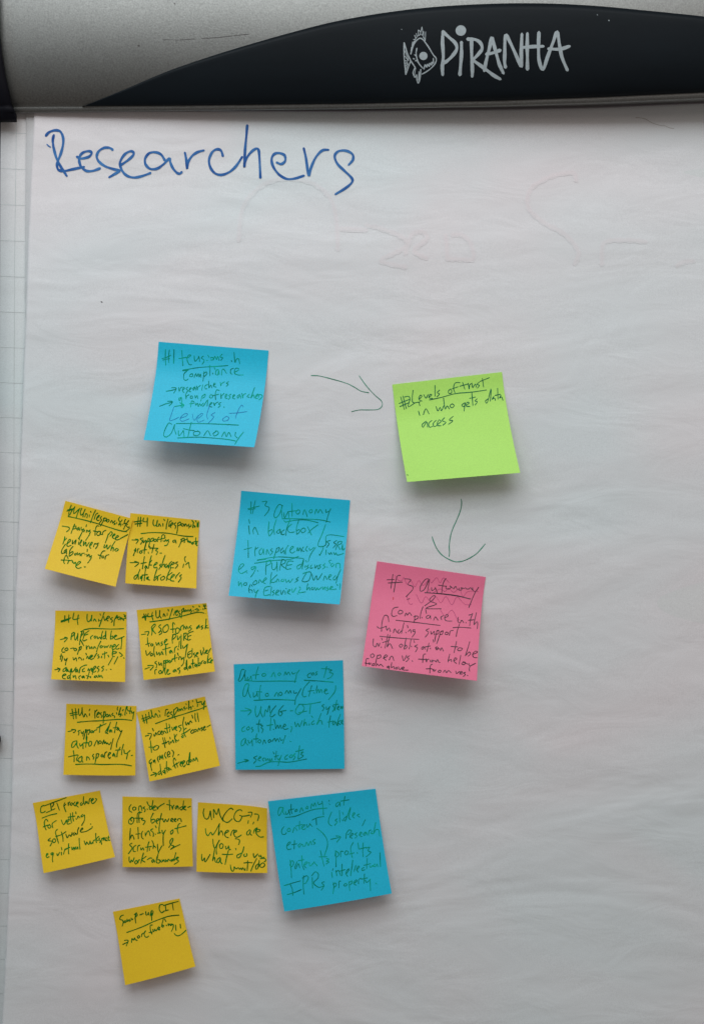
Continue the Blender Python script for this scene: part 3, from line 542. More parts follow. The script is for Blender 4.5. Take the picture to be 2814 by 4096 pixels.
note('blue', ((935, 2657), (1371, 2641), (1377, 3075), (942, 3079)), 0.0032, 0.0, (900, 2600, 3.192), """
p 245,250 210,255 185,350 170,385 190,398 230,350 262,255 250,300 262,375 285,390 | p 290,345 285,385 320,360 330,330 340,385 | p 425,215 400,290 390,370 | p 350,320 430,312 | p 485,300 470,320 490,335 520,320 510,300 485,300 | p 590,340 620,285 640,345 | p 690,290 672,310 690,325 712,305 692,290 | p 755,320 770,275 785,315 810,280 830,318 | p 855,280 860,305 900,290 | p 948,255 915,300 905,350 888,415 | p 1095,290 1055,315 1058,350 1090,345 | p 1120,290 1100,310 1118,320 1138,300 1118,288 | p 1175,275 1155,290 1175,305 1150,320 | p 1295,210 1280,280 1260,350 | p 1228,238 1330,240 | p 1325,255 1360,255 1330,285 1375,300 1350,345 1305,365 | p 250,385 400,398 700,395 905,398 | p 1010,383 1200,395 1380,410 | p 1010,386 1150,394 | p 300,430 260,440 230,530 235,590 270,570 305,440 295,520 325,605 | p 360,545 365,600 400,570 405,540 415,595 | p 455,450 440,540 440,635 | p 400,530 470,535 | p 540,550 515,565 525,590 555,580 545,550 | p 630,590 660,540 680,590 | p 710,535 685,555 705,580 730,560 712,535 | p 765,555 790,515 810,555 830,515 845,550 | p 875,520 880,550 915,545 | p 970,490 930,560 900,620 890,695 | p 1075,405 1010,480 985,560 1000,595 1035,590 | p 1105,455 1085,520 1070,590 | p 1060,525 1135,515 | p 1130,545 1140,550 | p 1175,455 1160,520 | p 1165,550 1190,500 1200,545 1225,500 1240,545 | p 1260,530 1300,510 1285,495 1265,530 1285,560 1315,550 | p 1410,455 1400,530 1320,632 | p 370,640 600,630 885,640 | p 372,643 480,638 | p 200,775 265,775 330,770 | p 255,740 335,770 295,828 | p 390,715 385,790 405,855 440,800 460,720 455,790 480,855 | p 500,845 515,760 540,790 565,705 575,800 | p 650,710 600,770 575,840 600,850 640,820 | p 745,705 690,770 685,820 710,840 730,800 700,785 780,770 | p 830,775 865,773 | p 950,690 905,750 900,800 940,822 980,790 | p 985,700 1010,740 985,795 | p 940,692 1060,690 1220,662 | p 940,800 1040,778 | p 1090,690 1078,808 | p 1265,695 1235,710 1265,740 1240,775 | p 1290,725 1295,760 1330,730 | p 1335,720 1300,825 | p 1370,710 1395,740 1370,785 | p 1425,640 1400,770 | p 1380,700 1445,690 | p 1435,745 1455,725 1445,715 1430,750 1455,765 | p 1470,750 1480,715 1492,750 1502,715 1508,760 | p 250,975 218,1000 220,1040 255,1030 | p 300,975 275,1000 290,1020 315,1000 300,975 | p 350,985 335,1005 360,1020 340,1048 | p 440,890 425,970 430,1045 | p 400,945 465,945 | p 450,960 480,965 460,990 485,1015 470,1055 | p 585,870 580,950 575,1025 | p 535,965 610,950 | p 615,1010 622,1014 | p 625,885 640,950 645,1005 | p 650,1000 670,955 685,1000 705,955 720,1000 | p 740,980 775,965 760,945 738,985 760,1012 805,1000 | p 840,980 855,985 838,1045 | p 890,920 905,980 930,935 950,980 985,900 | p 1015,880 1000,970 1025,920 1045,960 | p 1075,940 1072,960 | p 1100,840 1118,860 | p 1135,900 1105,925 1110,950 1140,940 | p 1225,810 1170,950 1200,905 1225,900 1240,948 | p 1345,840 1330,920 1325,985 | p 1310,920 1380,905 | p 1400,905 1370,930 1385,955 1410,915 1425,960 | p 1470,820 1440,900 1435,965 | p 1475,895 1440,925 1470,950 | p 1480,930 1510,905 1495,895 1480,930 1510,945 | p 250,1125 210,1165 210,1220 245,1200 265,1130 265,1180 290,1210 | p 295,1150 310,1190 345,1150 | p 345,1145 350,1225 | p 405,1070 395,1120 400,1180 | p 360,1135 425,1130 | p 440,1140 420,1165 440,1185 460,1165 442,1140 | p 480,1200 500,1145 520,1190 | p 570,1140 550,1160 560,1180 585,1160 572,1140 | p 600,1165 635,1125 645,1165 670,1130 690,1170 | p 700,1120 710,1150 735,1145 | p 770,1090 750,1150 735,1190 | p 828,1163 842,1168 | p 160,1445 230,1425 295,1408 | p 245,1395 300,1408 260,1430 | p 410,1350 365,1375 400,1400 365,1445 | p 425,1390 460,1370 445,1360 422,1400 450,1415 | p 500,1375 475,1395 495,1415 | p 515,1380 520,1410 545,1385 555,1410 | p 570,1385 575,1425 600,1380 | p 612,1300 628,1325 | p 600,1400 605,1410 | p 655,1290 640,1400 | p 630,1360 680,1345 | p 665,1375 680,1400 705,1375 | p 718,1345 690,1420 678,1475 | p 800,1335 765,1365 765,1395 795,1385 | p 845,1335 820,1360 840,1375 865,1350 845,1335 | p 895,1320 870,1345 895,1360 870,1400 | p 950,1220 940,1310 930,1390 | p 900,1295 1000,1270 | p 970,1305 1000,1300 965,1330 1000,1350 940,1390 | p 390,1485 450,1480 560,1430 700,1425 820,1430 1040,1390""",
'flattest blue note, lying directly below the #3 blue note, last line underlined', GB, 3.3)
note('blue', ((1072, 3205), (1501, 3155), (1566, 3574), (1137, 3646)), 0.0095, 0.0, (1050, 3130, 2.9018), """
p 235,290 195,290 178,350 190,382 215,350 240,285 235,340 255,370 | p 265,335 275,370 300,350 305,325 318,375 | p 330,250 330,310 340,360 | p 300,320 365,305 | p 385,315 375,335 400,330 400,312 382,315 | p 430,345 450,290 470,330 | p 515,275 500,300 525,300 525,280 512,275 | p 560,300 570,245 590,275 605,235 620,275 | p 640,225 650,255 690,240 | p 690,215 700,290 705,372 | p 768,205 772,215 | p 772,245 778,255 | p 880,225 850,250 855,280 885,255 895,225 900,275 | p 955,160 945,210 940,262 | p 905,215 1000,200 | p 262,405 380,390 480,350 600,310 745,295 | p 250,510 222,550 225,595 260,600 275,580 | p 305,530 285,550 300,570 325,550 308,528 | p 350,580 370,520 400,555 | p 430,450 425,510 430,540 | p 385,505 460,485 | p 450,530 490,500 475,490 450,525 475,545 500,530 | p 510,485 520,520 550,480 | p 545,475 575,510 | p 620,410 625,490 | p 575,435 640,405 710,393 | p 800,340 765,430 770,480 805,503 | p 865,420 840,440 865,455 835,495 | p 890,325 895,460 | p 925,430 930,445 | p 925,345 935,370 | p 975,390 945,415 960,440 1020,285 1000,400 1020,430 | p 1040,390 1070,360 1055,350 1040,385 1060,410 | p 1120,365 1095,380 1125,400 | p 1190,430 1155,500 | p 285,735 325,700 310,690 280,730 290,775 330,770 | p 370,670 365,770 | p 340,720 400,710 | p 440,705 415,725 425,750 455,715 475,745 | p 490,740 510,690 530,730 555,680 570,720 | p 610,655 580,680 610,700 590,718 | p 630,530 700,590 745,660 750,740 715,850 | p 790,658 850,645 900,632 | p 850,618 903,630 860,690 | p 970,590 965,650 | p 970,590 1000,550 1030,560 1000,600 985,600 | p 1010,630 1050,600 1035,590 1010,630 1040,645 | p 1095,580 1070,600 1095,620 1070,645 | p 1120,610 1150,585 1135,575 1120,610 1150,625 | p 1190,575 1165,600 1185,610 1200,575 1210,605 | p 1225,610 1235,560 1255,550 | p 1270,560 1255,590 1285,590 | p 1310,465 1285,590 1310,550 1345,550 1355,620 | p 320,900 330,1000 335,1105 | p 315,960 340,905 360,930 345,970 330,975 | p 400,920 375,980 385,1000 415,940 430,990 | p 455,850 460,950 480,1010 | p 415,905 480,895 | p 480,960 520,930 500,920 480,960 505,990 | p 540,925 550,970 600,920 600,930 635,965 | p 670,790 690,880 712,970 | p 655,862 745,860 | p 740,880 770,890 740,910 770,920 735,945 | p 845,790 850,880 850,978 | p 840,850 850,795 885,830 860,865 | p 905,860 905,800 935,800 | p 970,790 950,820 970,840 995,810 975,790 | p 1050,695 1020,760 1040,870 | p 1005,830 1060,815 | p 1095,810 1100,825 | p 1105,700 1115,770 | p 1165,700 1160,800 1165,860 | p 1125,770 1200,750 | p 1200,760 1240,750 1220,790 1255,810 1200,860 | p 815,1000 810,1020 | p 800,1040 808,1100 | p 850,1020 860,1080 | p 850,1040 880,1020 905,1080 | p 920,945 920,1080 | p 885,1030 955,1010 | p 965,1060 1005,1010 990,1005 965,1050 985,1090 | p 1045,900 1020,1080 | p 1080,960 1060,1030 | p 1095,1010 1120,975 1105,970 1090,1010 1110,1040 | p 1175,985 1150,1000 1155,1020 1185,1010 | p 1212,880 1205,1000 | p 1175,960 1250,940 | p 1240,965 1250,985 1275,960 | p 1300,945 1280,970 1310,970 1325,945 1335,975 | p 1360,815 1365,975 | p 250,1195 350,1165 440,1140 | p 320,1180 345,1240 350,1310 | p 285,1300 370,1275 450,1240 | p 475,1080 470,1180 480,1295 | p 460,1110 510,1080 530,1110 500,1165 470,1175 | p 575,1100 580,1225 | p 570,1080 610,1035 645,1060 640,1110 590,1165 650,1215 700,1200 | p 715,1150 685,1165 712,1195 680,1250 | p 820,1160 825,1220 815,1290 | p 815,1180 845,1165 855,1190 830,1215 | p 885,1220 885,1150 905,1145 | p 960,1170 940,1190 960,1200 980,1180 960,1170 | p 1000,1150 1010,1255 | p 1000,1160 1035,1140 1035,1165 1012,1185 | p 1060,1170 1095,1140 1080,1130 1055,1170 1085,1190 | p 1110,1175 1115,1125 1140,1110 | p 1180,1060 1175,1170 | p 1145,1120 1215,1105 | p 1190,1130 1205,1160 1240,1130 | p 1245,1120 1250,1255 | p 1310,1165 1320,1175""",
'tilted blue note lowest of the four blue ones, right of the bottom yellow row', GB, 3.3, layer=0.0006)
W_ = 4.1
Y2c = ((522, 2052), (799, 2081), (786, 2354), (501, 2333))
note('yellow', Y2c, 0.0085, 0.05, (490, 2030, 4.694), """
p 300,180 285,355 | p 345,180 330,355 | p 218,270 360,250 | p 235,310 365,295 | p 400,195 390,260 460,265 | p 470,195 465,350 | p 585,230 575,300 600,345 640,320 660,240 | p 655,240 640,340 660,355 | p 680,350 690,300 720,350 | p 760,300 762,350 | p 775,220 795,245 | p 857,215 830,320 820,405 | p 870,355 885,270 920,250 | p 905,350 950,300 930,285 895,340 910,375 | p 1000,285 970,315 1000,345 990,400 | p 1040,290 1035,400 1020,485 | p 1040,300 1085,270 1095,310 1055,340 | p 1120,300 1100,330 1135,350 1155,320 1120,300 | p 1170,350 1185,305 1215,355 | p 1250,310 1230,340 1265,350 1245,385 | p 1290,325 1285,355 | p 1305,240 1320,265 | p 1335,270 1320,380 | p 1325,345 1355,340 1350,370 | p 1365,350 1368,365 | p 1370,240 1385,270 | p 1405,290 1400,360 | p 1425,270 1420,370 | p 1440,290 1445,330 | p 1405,320 1450,315 | p 1450,350 1430,420 | p 350,490 550,470 750,475 900,490 1150,535 1325,545 | p 180,608 295,610 | p 250,590 300,610 260,675 | p 385,570 335,590 375,630 340,690 | p 390,600 395,660 440,610 440,670 | p 490,580 440,680 410,800 | p 480,590 510,580 500,630 460,650 | p 545,580 505,680 495,745 | p 540,590 580,570 575,620 530,640 | p 610,590 590,620 620,640 640,605 610,590 | p 655,640 665,580 690,555 | p 775,510 740,530 725,640 | p 680,600 790,575 | p 765,620 770,630 | p 795,520 800,570 | p 790,640 815,600 830,635 | p 870,600 840,620 870,630 840,700 790,715 | p 995,610 950,620 955,650 990,640 995,615 1010,670 | p 1110,600 1095,660 1058,740 | p 1095,600 1150,575 1165,600 1110,640 | p 1160,660 1170,610 1200,600 | p 1215,570 1225,640 | p 1235,650 1245,620 1260,660 1275,630 1285,665 | p 1330,650 1300,665 1310,690 1340,665 | p 1380,565 1370,690 | p 1345,640 1410,635 | p 1380,690 1425,665 1400,655 1385,690 1400,715 1450,708 | p 250,765 230,840 205,905 | p 220,800 255,790 245,830 | p 280,850 290,780 315,775 | p 345,810 320,840 350,860 370,830 345,810 | p 440,700 415,790 410,870 | p 370,800 455,790 | p 485,835 490,860 | p 515,730 520,775 | p 595,690 570,780 555,850 | p 530,760 665,765 | p 670,770 625,800 660,830 635,885 | p 705,855 735,855 | p 145,1035 285,1030 | p 230,1010 300,1030 295,1060 235,1110 | p 415,920 395,1030 375,1150 | p 350,1050 450,1030 | p 440,1090 420,1130 450,1130 455,1095 470,1140 | p 545,905 510,1030 490,1140 | p 550,990 500,1070 550,1080 | p 590,1090 655,1050 635,1030 590,1085 600,1130 650,1120 | p 725,1060 695,1080 720,1100 685,1160 | p 800,900 755,1030 735,1120 | p 745,1090 785,1060 790,1115 | p 830,1060 805,1090 820,1130 850,1080 860,1130 | p 870,1140 880,1060 925,1010 | p 910,1080 975,1050 950,1030 905,1080 905,1125 960,1130 | p 1035,1020 1000,1045 1040,1080 995,1140 | p 1185,920 1165,960 1185,1020 | p 1150,1060 1135,1125 | p 1185,1075 1240,1030 1250,1080 1260,1135 | p 300,1250 230,1290 220,1335 260,1330 330,1160 | p 300,1250 300,1345 | p 375,1280 335,1310 345,1340 375,1290 360,1375 | p 435,1150 420,1270 410,1370 | p 370,1270 470,1260 | p 490,1300 450,1320 460,1345 490,1310 480,1350 515,1360 | p 655,1140 610,1270 590,1370 | p 600,1330 645,1290 650,1320 600,1370 | p 660,1370 670,1290 720,1260 | p 770,1290 720,1320 730,1360 775,1350 795,1310 770,1285 | p 905,1140 850,1270 825,1370 | p 935,1220 840,1290 850,1340 900,1350 | p 905,1330 980,1270 950,1260 905,1320 910,1370 970,1380 | p 1000,1330 1010,1290 1075,1220 | p 1110,1260 1075,1290 1105,1320 1050,1400""", 'yellow note at right of the top pair, overlapped by its neighbour', GY, W_)
note('yellow', ((262, 2003), (532, 2075), (463, 2347), (180, 2275)), 0.0125, 0.0, (170, 1980, 4.433), """
p 515,178 480,270 465,375 | p 580,205 530,270 485,355 | p 435,285 520,262 | p 450,265 560,240 | p 575,210 555,330 640,260 670,235 | p 655,250 625,330 600,410 | p 700,235 675,300 685,355 720,330 760,250 | p 760,250 730,330 722,388 | p 755,390 770,330 800,350 790,405 | p 835,350 832,390 | p 855,290 865,305 | p 955,250 905,350 855,490 | p 920,430 945,350 985,320 | p 965,420 1010,370 995,360 960,420 985,455 1010,440 | p 1050,380 1025,410 1050,440 1010,500 | p 1100,400 1070,480 1030,550 | p 1080,420 1135,410 1125,450 1085,460 | p 1165,430 1135,460 1160,480 1185,450 1165,430 | p 1205,490 1230,450 1250,500 | p 1290,455 1265,490 1295,510 1270,525 | p 1320,490 1318,500 | p 1375,390 1350,430 1370,470 | p 1415,440 1350,530 1395,510 1390,550 | p 1425,520 1430,530 | p 1475,430 1455,470 1470,500 | p 1530,450 1470,540 1440,605 | p 1440,500 1510,520 | p 1490,540 1510,570 1555,570 1500,630 1460,645 | p 460,380 600,410 850,470 1100,545 1350,625 1495,650 | p 355,550 420,560 475,575 478,610 430,650 | p 575,515 540,600 510,680 | p 550,560 595,550 590,590 545,605 | p 650,570 610,600 630,620 655,585 660,625 | p 690,570 690,620 735,600 | p 735,600 700,670 660,750 | p 785,525 775,560 | p 750,620 735,655 | p 780,660 790,620 815,650 | p 850,620 820,640 850,650 825,720 770,800 | p 1005,550 965,550 940,620 935,715 | p 905,635 990,655 | p 1000,640 965,680 980,715 1025,700 1035,655 1000,640 | p 1035,650 1025,690 1070,700 | p 1065,700 1080,650 1125,625 | p 1170,690 1150,760 1115,850 | p 1160,720 1215,650 1240,680 1200,730 | p 1240,740 1290,700 1270,690 1240,745 1275,775 | p 1290,770 1350,735 1325,720 1290,775 1330,795 1390,770 | p 1385,770 1515,700 | p 400,740 385,810 365,870 | p 380,820 430,765 | p 435,870 500,810 480,785 440,860 450,910 510,890 | p 540,800 535,870 600,790 580,870 | p 640,760 650,775 | p 660,740 655,800 | p 650,830 640,880 | p 665,870 700,810 690,800 665,870 690,905 | p 735,820 730,900 770,830 780,910 830,840 | p 840,910 890,850 870,840 835,910 860,945 | p 905,920 930,860 950,870 | p 1000,850 960,870 990,880 945,950 | p 1105,880 1090,935 1125,920 1150,880 1150,960 1210,890 | p 1290,820 1235,910 1215,985 | p 1225,950 1260,930 1255,995 | p 1320,945 1285,970 1310,995 1350,965 1320,945 | p 410,870 350,970 340,1030 380,1030 | p 435,960 390,990 400,1030 430,980 430,1045 | p 545,910 490,980 475,1085 | p 490,1030 540,1000 540,1040 480,1085 | p 590,1030 570,1050 590,1065 610,1035 | p 620,1020 630,1060 665,1030 670,1075 | p 690,1080 700,1040 745,1030 | p 760,1050 758,1060 | p 800,960 795,1000 | p 790,1050 790,1090 | p 800,1085 830,1050 835,1100 | p 875,1075 850,1095 870,1100 840,1160 805,1205 | p 1115,990 1070,1000 1030,1070 1020,1130 | p 990,1060 1060,1085 | p 1065,1080 1055,1110 1085,1110 1085,1080 | p 1110,1140 1125,1080 1180,1055 | p 460,1130 430,1070 400,1100 380,1180 395,1215 | p 335,1152 460,1155 490,1165 | p 470,1160 450,1215 | p 480,1165 530,1160 535,1195 | p 545,1185 560,1215 590,1190 595,1240 | p 610,1250 680,1195 650,1180 600,1240 600,1280 640,1300 690,1285 | p 742,1274 765,1275""", 'yellow note tilted down to the right, leftmost of the top pair', GY, W_, layer=0.0014)
note('yellow', ((222, 2442), (507, 2447), (501, 2728), (205, 2717)), 0.0105, -0.05, (190, 2420, 4.694), """
p 330,200 325,310 | p 405,185 400,325 | p 258,300 440,240 | p 260,320 410,270 | p 262,308 330,285 | p 500,150 485,270 600,245 | p 585,185 565,280 575,365 | p 750,170 745,260 765,315 810,280 840,200 | p 835,190 825,300 | p 865,300 885,260 915,305 | p 965,265 965,305 | p 990,165 1000,190 | p 985,290 1000,295 | p 1070,130 1030,250 975,405 | p 1060,220 1080,290 1130,215 | p 1120,260 1170,230 1140,210 1115,270 1140,300 | p 1225,235 1185,260 1225,290 1200,325 | p 1310,190 1260,280 1250,390 | p 1290,215 1310,195 1310,230 1270,260 | p 1350,220 1320,240 1340,275 1375,240 1350,220 | p 1380,280 1395,240 1420,275 | p 1435,180 1470,200 1445,215 1475,230 1480,290 | p 1430,290 1440,250 1480,250 | p 685,462 850,440 1200,450 1488,440 | p 690,465 760,455 | p 245,650 370,615 | p 325,605 380,620 320,692 | p 465,530 450,590 445,650 | p 455,540 500,510 500,550 465,590 | p 515,520 510,600 525,660 560,590 575,530 | p 575,530 570,665 | p 655,490 620,620 605,745 | p 625,500 670,480 680,520 620,620 650,700 685,765 | p 785,480 700,540 690,570 670,670 740,650 | p 690,570 760,545 | p 855,570 815,600 820,640 | p 900,580 875,600 895,625 920,590 | p 940,590 945,630 985,600 | p 990,600 1000,635 | p 1040,490 1020,560 1015,640 | p 1085,570 1045,600 1055,635 1095,600 1100,480 1090,600 1110,640 | p 1205,485 1190,560 1185,640 | p 1190,600 1225,580 1230,620 1190,640 | p 1260,600 1305,575 1275,565 1255,610 1280,645 1370,620 1440,590 | p 1395,615 1395,720 1380,825 | p 310,795 275,840 285,885 330,880 | p 370,800 330,830 350,860 390,830 370,800 | p 435,815 495,805 | p 530,810 500,830 520,860 555,835 530,810 | p 620,780 590,850 565,925 | p 595,800 640,775 630,830 590,850 | p 730,760 735,835 745,790 775,765 | p 790,780 800,820 835,780 840,820 | p 870,820 885,780 915,815 | p 1005,675 950,790 925,875 | p 1015,760 990,780 1005,805 1040,780 1015,760 | p 1065,765 1080,800 1105,770 1120,795 1150,755 | p 1175,800 1195,750 1220,790 | p 1230,790 1280,760 1260,740 1220,780 1225,830 1270,820 | p 1340,740 1290,790 1300,830 1350,810 | p 1225,880 1235,830 | p 265,915 245,1020 | p 240,960 290,960 265,1055 | p 320,1000 335,1040 375,995 | p 375,1000 350,1070 340,1125 | p 485,985 495,1030 540,990 550,1050 | p 590,1010 600,980 640,1010 640,1030 | p 680,1010 672,1030 | p 725,905 735,935 | p 735,1000 755,960 780,1010 830,960 | p 780,1010 850,960 830,940 790,980 820,1020 870,1000 | p 880,980 930,900 | p 960,930 945,950 975,970 950,1000 | p 1020,960 1015,990 | p 1035,915 1040,930 | p 1080,875 1075,1000 | p 1050,920 1120,890 | p 1140,940 1155,975 | p 1230,920 1300,890 1270,870 1225,890 1225,960 1260,965 | p 1350,890 1410,940 1375,965 | p 1430,990 1445,1000 | p 1222,985 1145,1125 | p 1325,970 1255,1105 | p 140,1215 240,1195 | p 190,1180 240,1200 205,1250 | p 350,1170 300,1210 300,1250 340,1230 360,1170 360,1250 | p 385,1250 375,1200 420,1260 450,1190 470,1260 540,1170 | p 560,1200 525,1230 540,1260 570,1210 575,1260 | p 600,1275 620,1180 680,1140 740,1125 | p 700,1185 665,1210 660,1250 700,1245 | p 760,1230 775,1190 790,1230 830,1180 830,1240 | p 850,1240 910,1160 885,1150 850,1210 870,1260 910,1240 | p 970,1150 930,1180 970,1210 945,1260 | p 1060,1145 1020,1175 1055,1200 1025,1245 | p 1105,1215 1115,1220 | p 1185,1205 1200,1210 | p 285,1330 350,1310 330,1290 290,1320 290,1370 340,1385 | p 410,1320 375,1350 390,1380 425,1340 460,1200 | p 430,1340 430,1395 | p 485,1320 490,1360 525,1320 540,1385 | p 625,1325 590,1350 605,1390 | p 690,1330 650,1345 660,1370 690,1345 695,1370 | p 790,1250 770,1320 750,1385 | p 730,1320 800,1350 | p 815,1340 812,1365 | p 850,1200 845,1300 | p 900,1330 880,1350 910,1360 930,1330 900,1330 | p 950,1360 970,1310 985,1350 1010,1320 1035,1365""", 'yellow note at left of second yellow row, underline running off its right edge', GY, W_)
note('yellow', ((547, 2440), (826, 2412), (860, 2686), (575, 2720)), 0.0090, 0.0, (530, 2390, 4.56), """
p 210,300 240,415 | p 180,370 250,345 290,340 | p 190,350 280,335 | p 250,300 245,400 | p 290,290 285,350 380,330 | p 365,270 355,330 375,410 | p 430,240 430,330 450,370 490,340 500,240 | p 500,235 495,320 525,375 | p 560,345 570,290 600,345 | p 635,285 635,325 | p 650,215 660,245 | p 750,145 710,270 665,405 | p 755,320 775,260 800,240 | p 800,270 830,240 810,235 790,280 800,325 830,310 | p 860,245 835,270 870,300 850,340 | p 905,240 895,300 890,370 | p 895,230 935,195 930,250 900,270 | p 965,230 945,240 955,260 985,240 970,225 | p 1000,250 1015,220 1040,250 | p 1070,210 1050,230 1080,245 1065,275 | p 1110,230 1112,250 | p 1100,160 1115,175 | p 1165,120 1145,250 | p 1145,220 1185,200 1180,250 | p 1210,220 1210,235 | p 1215,150 1225,170 | p 1270,110 1250,220 | p 1285,200 1290,220 | p 1290,120 1300,150 | p 1330,110 1315,210 | p 1295,160 1345,150 | p 1320,190 1345,200 1355,180 | p 1355,190 1335,290 | p 320,440 500,420 700,385 900,340 1180,270 1305,285 | p 322,443 420,435 | p 165,675 240,665 | p 225,630 300,620 275,695 | p 350,545 360,620 350,685 | p 345,540 400,485 420,510 370,580 425,660 | p 515,495 480,530 525,580 475,640 | p 480,640 520,610 540,640 490,680 | p 625,495 560,550 570,630 630,620 660,550 640,490 | p 775,485 740,455 735,530 740,640 | p 695,580 780,570 | p 820,550 790,580 795,650 840,640 860,580 820,550 | p 870,570 885,600 880,540 930,500 | p 930,580 940,520 970,570 | p 980,575 990,520 1020,570 | p 1070,510 1035,540 1080,570 1025,615 | p 1220,500 1170,550 1180,570 1215,520 1225,555 | p 1280,510 1250,535 1285,550 1255,580 | p 1345,390 1335,500 1325,570 | p 1405,480 1335,530 1370,555 1410,540 | p 275,730 280,820 300,890 | p 245,855 320,830 | p 355,840 335,860 350,885 380,860 355,840 | p 430,820 445,870 480,820 490,870 | p 545,805 520,830 550,850 520,880 | p 590,820 635,770 610,765 580,810 600,860 650,840 | p 740,680 725,760 730,830 | p 730,680 785,670 790,710 740,760 | p 820,700 830,770 870,710 | p 890,680 885,820 880,930 | p 940,660 935,780 | p 935,655 985,650 970,700 945,720 990,770 | p 1110,615 1020,650 1010,700 1010,775 1060,760 | p 1010,710 1070,690 | p 855,800 850,860 | p 840,880 845,900 | p 245,970 265,1055 330,990 | p 350,1020 325,1040 340,1065 375,1040 355,1015 | p 400,890 390,980 405,1075 | p 440,990 450,1045 490,1000 495,1055 | p 520,1040 535,980 560,1040 | p 610,870 605,960 615,1050 | p 550,950 690,910 | p 700,960 675,990 690,1015 715,970 730,1010 | p 765,1000 775,920 810,890 | p 830,930 835,955 | p 885,840 890,935 | p 915,880 930,925 1005,850 | p 1008,850 985,950 960,1100 | p 230,1303 310,1275 | p 280,1240 385,1245 325,1325 | p 440,1160 410,1190 445,1220 435,1280 | p 480,1180 490,1235 525,1190 530,1240 | p 575,1150 565,1220 565,1290 | p 565,1160 600,1150 600,1190 570,1200 | p 615,1140 600,1230 600,1300 | p 620,1150 650,1140 640,1180 615,1190 | p 675,1150 660,1175 690,1185 700,1160 675,1150 | p 715,1165 725,1130 750,1125 | p 780,1035 770,1100 780,1165 | p 725,1120 820,1095 | p 820,1010 840,1060 | p 845,1130 855,1085 885,1085 895,1135 | p 935,1090 910,1110 940,1120 930,1200 890,1250 | p 1080,970 1020,1000 1010,1060 1030,1105 1070,1080 | p 1015,1045 1060,1020 | p 1090,930 1085,1075 | p 1135,1010 1110,1030 1150,1060 1130,1085 | p 1155,1050 1200,1010 1175,1005 1160,1050 1185,1080 | p 1240,960 1260,1050 1290,970 | p 1290,910 1305,960 | p 1305,1000 1310,1030 | p 1325,1010 1370,965 1345,960 1330,1010 1380,1015 | p 1390,1005 1410,950 1455,905 | p 415,1395 410,1330 440,1310 | p 500,1330 480,1360 500,1390 530,1370 520,1330 500,1330 | p 545,1380 570,1320 600,1280 | p 600,1250 590,1340 605,1400 | p 625,1370 660,1320 640,1315 625,1370 650,1400 690,1380 | p 780,1310 745,1335 760,1360 790,1320 800,1350 | p 865,1280 820,1305 865,1330 850,1385 | p 970,1270 940,1295 960,1310 990,1270 990,1130 980,1230 1010,1325 | p 1055,1240 1025,1270 1040,1295 1060,1250 1070,1290 | p 1100,1130 1100,1220 1110,1280 | p 1070,1210 1130,1195 | p 1160,1210 1135,1235 1150,1260 1175,1220 1180,1270 | p 1200,1100 1200,1240 | p 1205,1200 1240,1190 1235,1225 1205,1245 | p 1265,1200 1260,1170 1290,1150 | p 1320,1165 1300,1190 1325,1205 1340,1175 1320,1165 | p 1385,1035 1370,1130 1370,1200 | p 1430,1100 1370,1160 1420,1190 | p 1425,1170 1460,1140 1440,1135 1425,1170 1445,1195 | p 1465,1150 1480,1100""", 'yellow note at the right of the second yellow row, the arrowed items packed with writing', GY, W_)
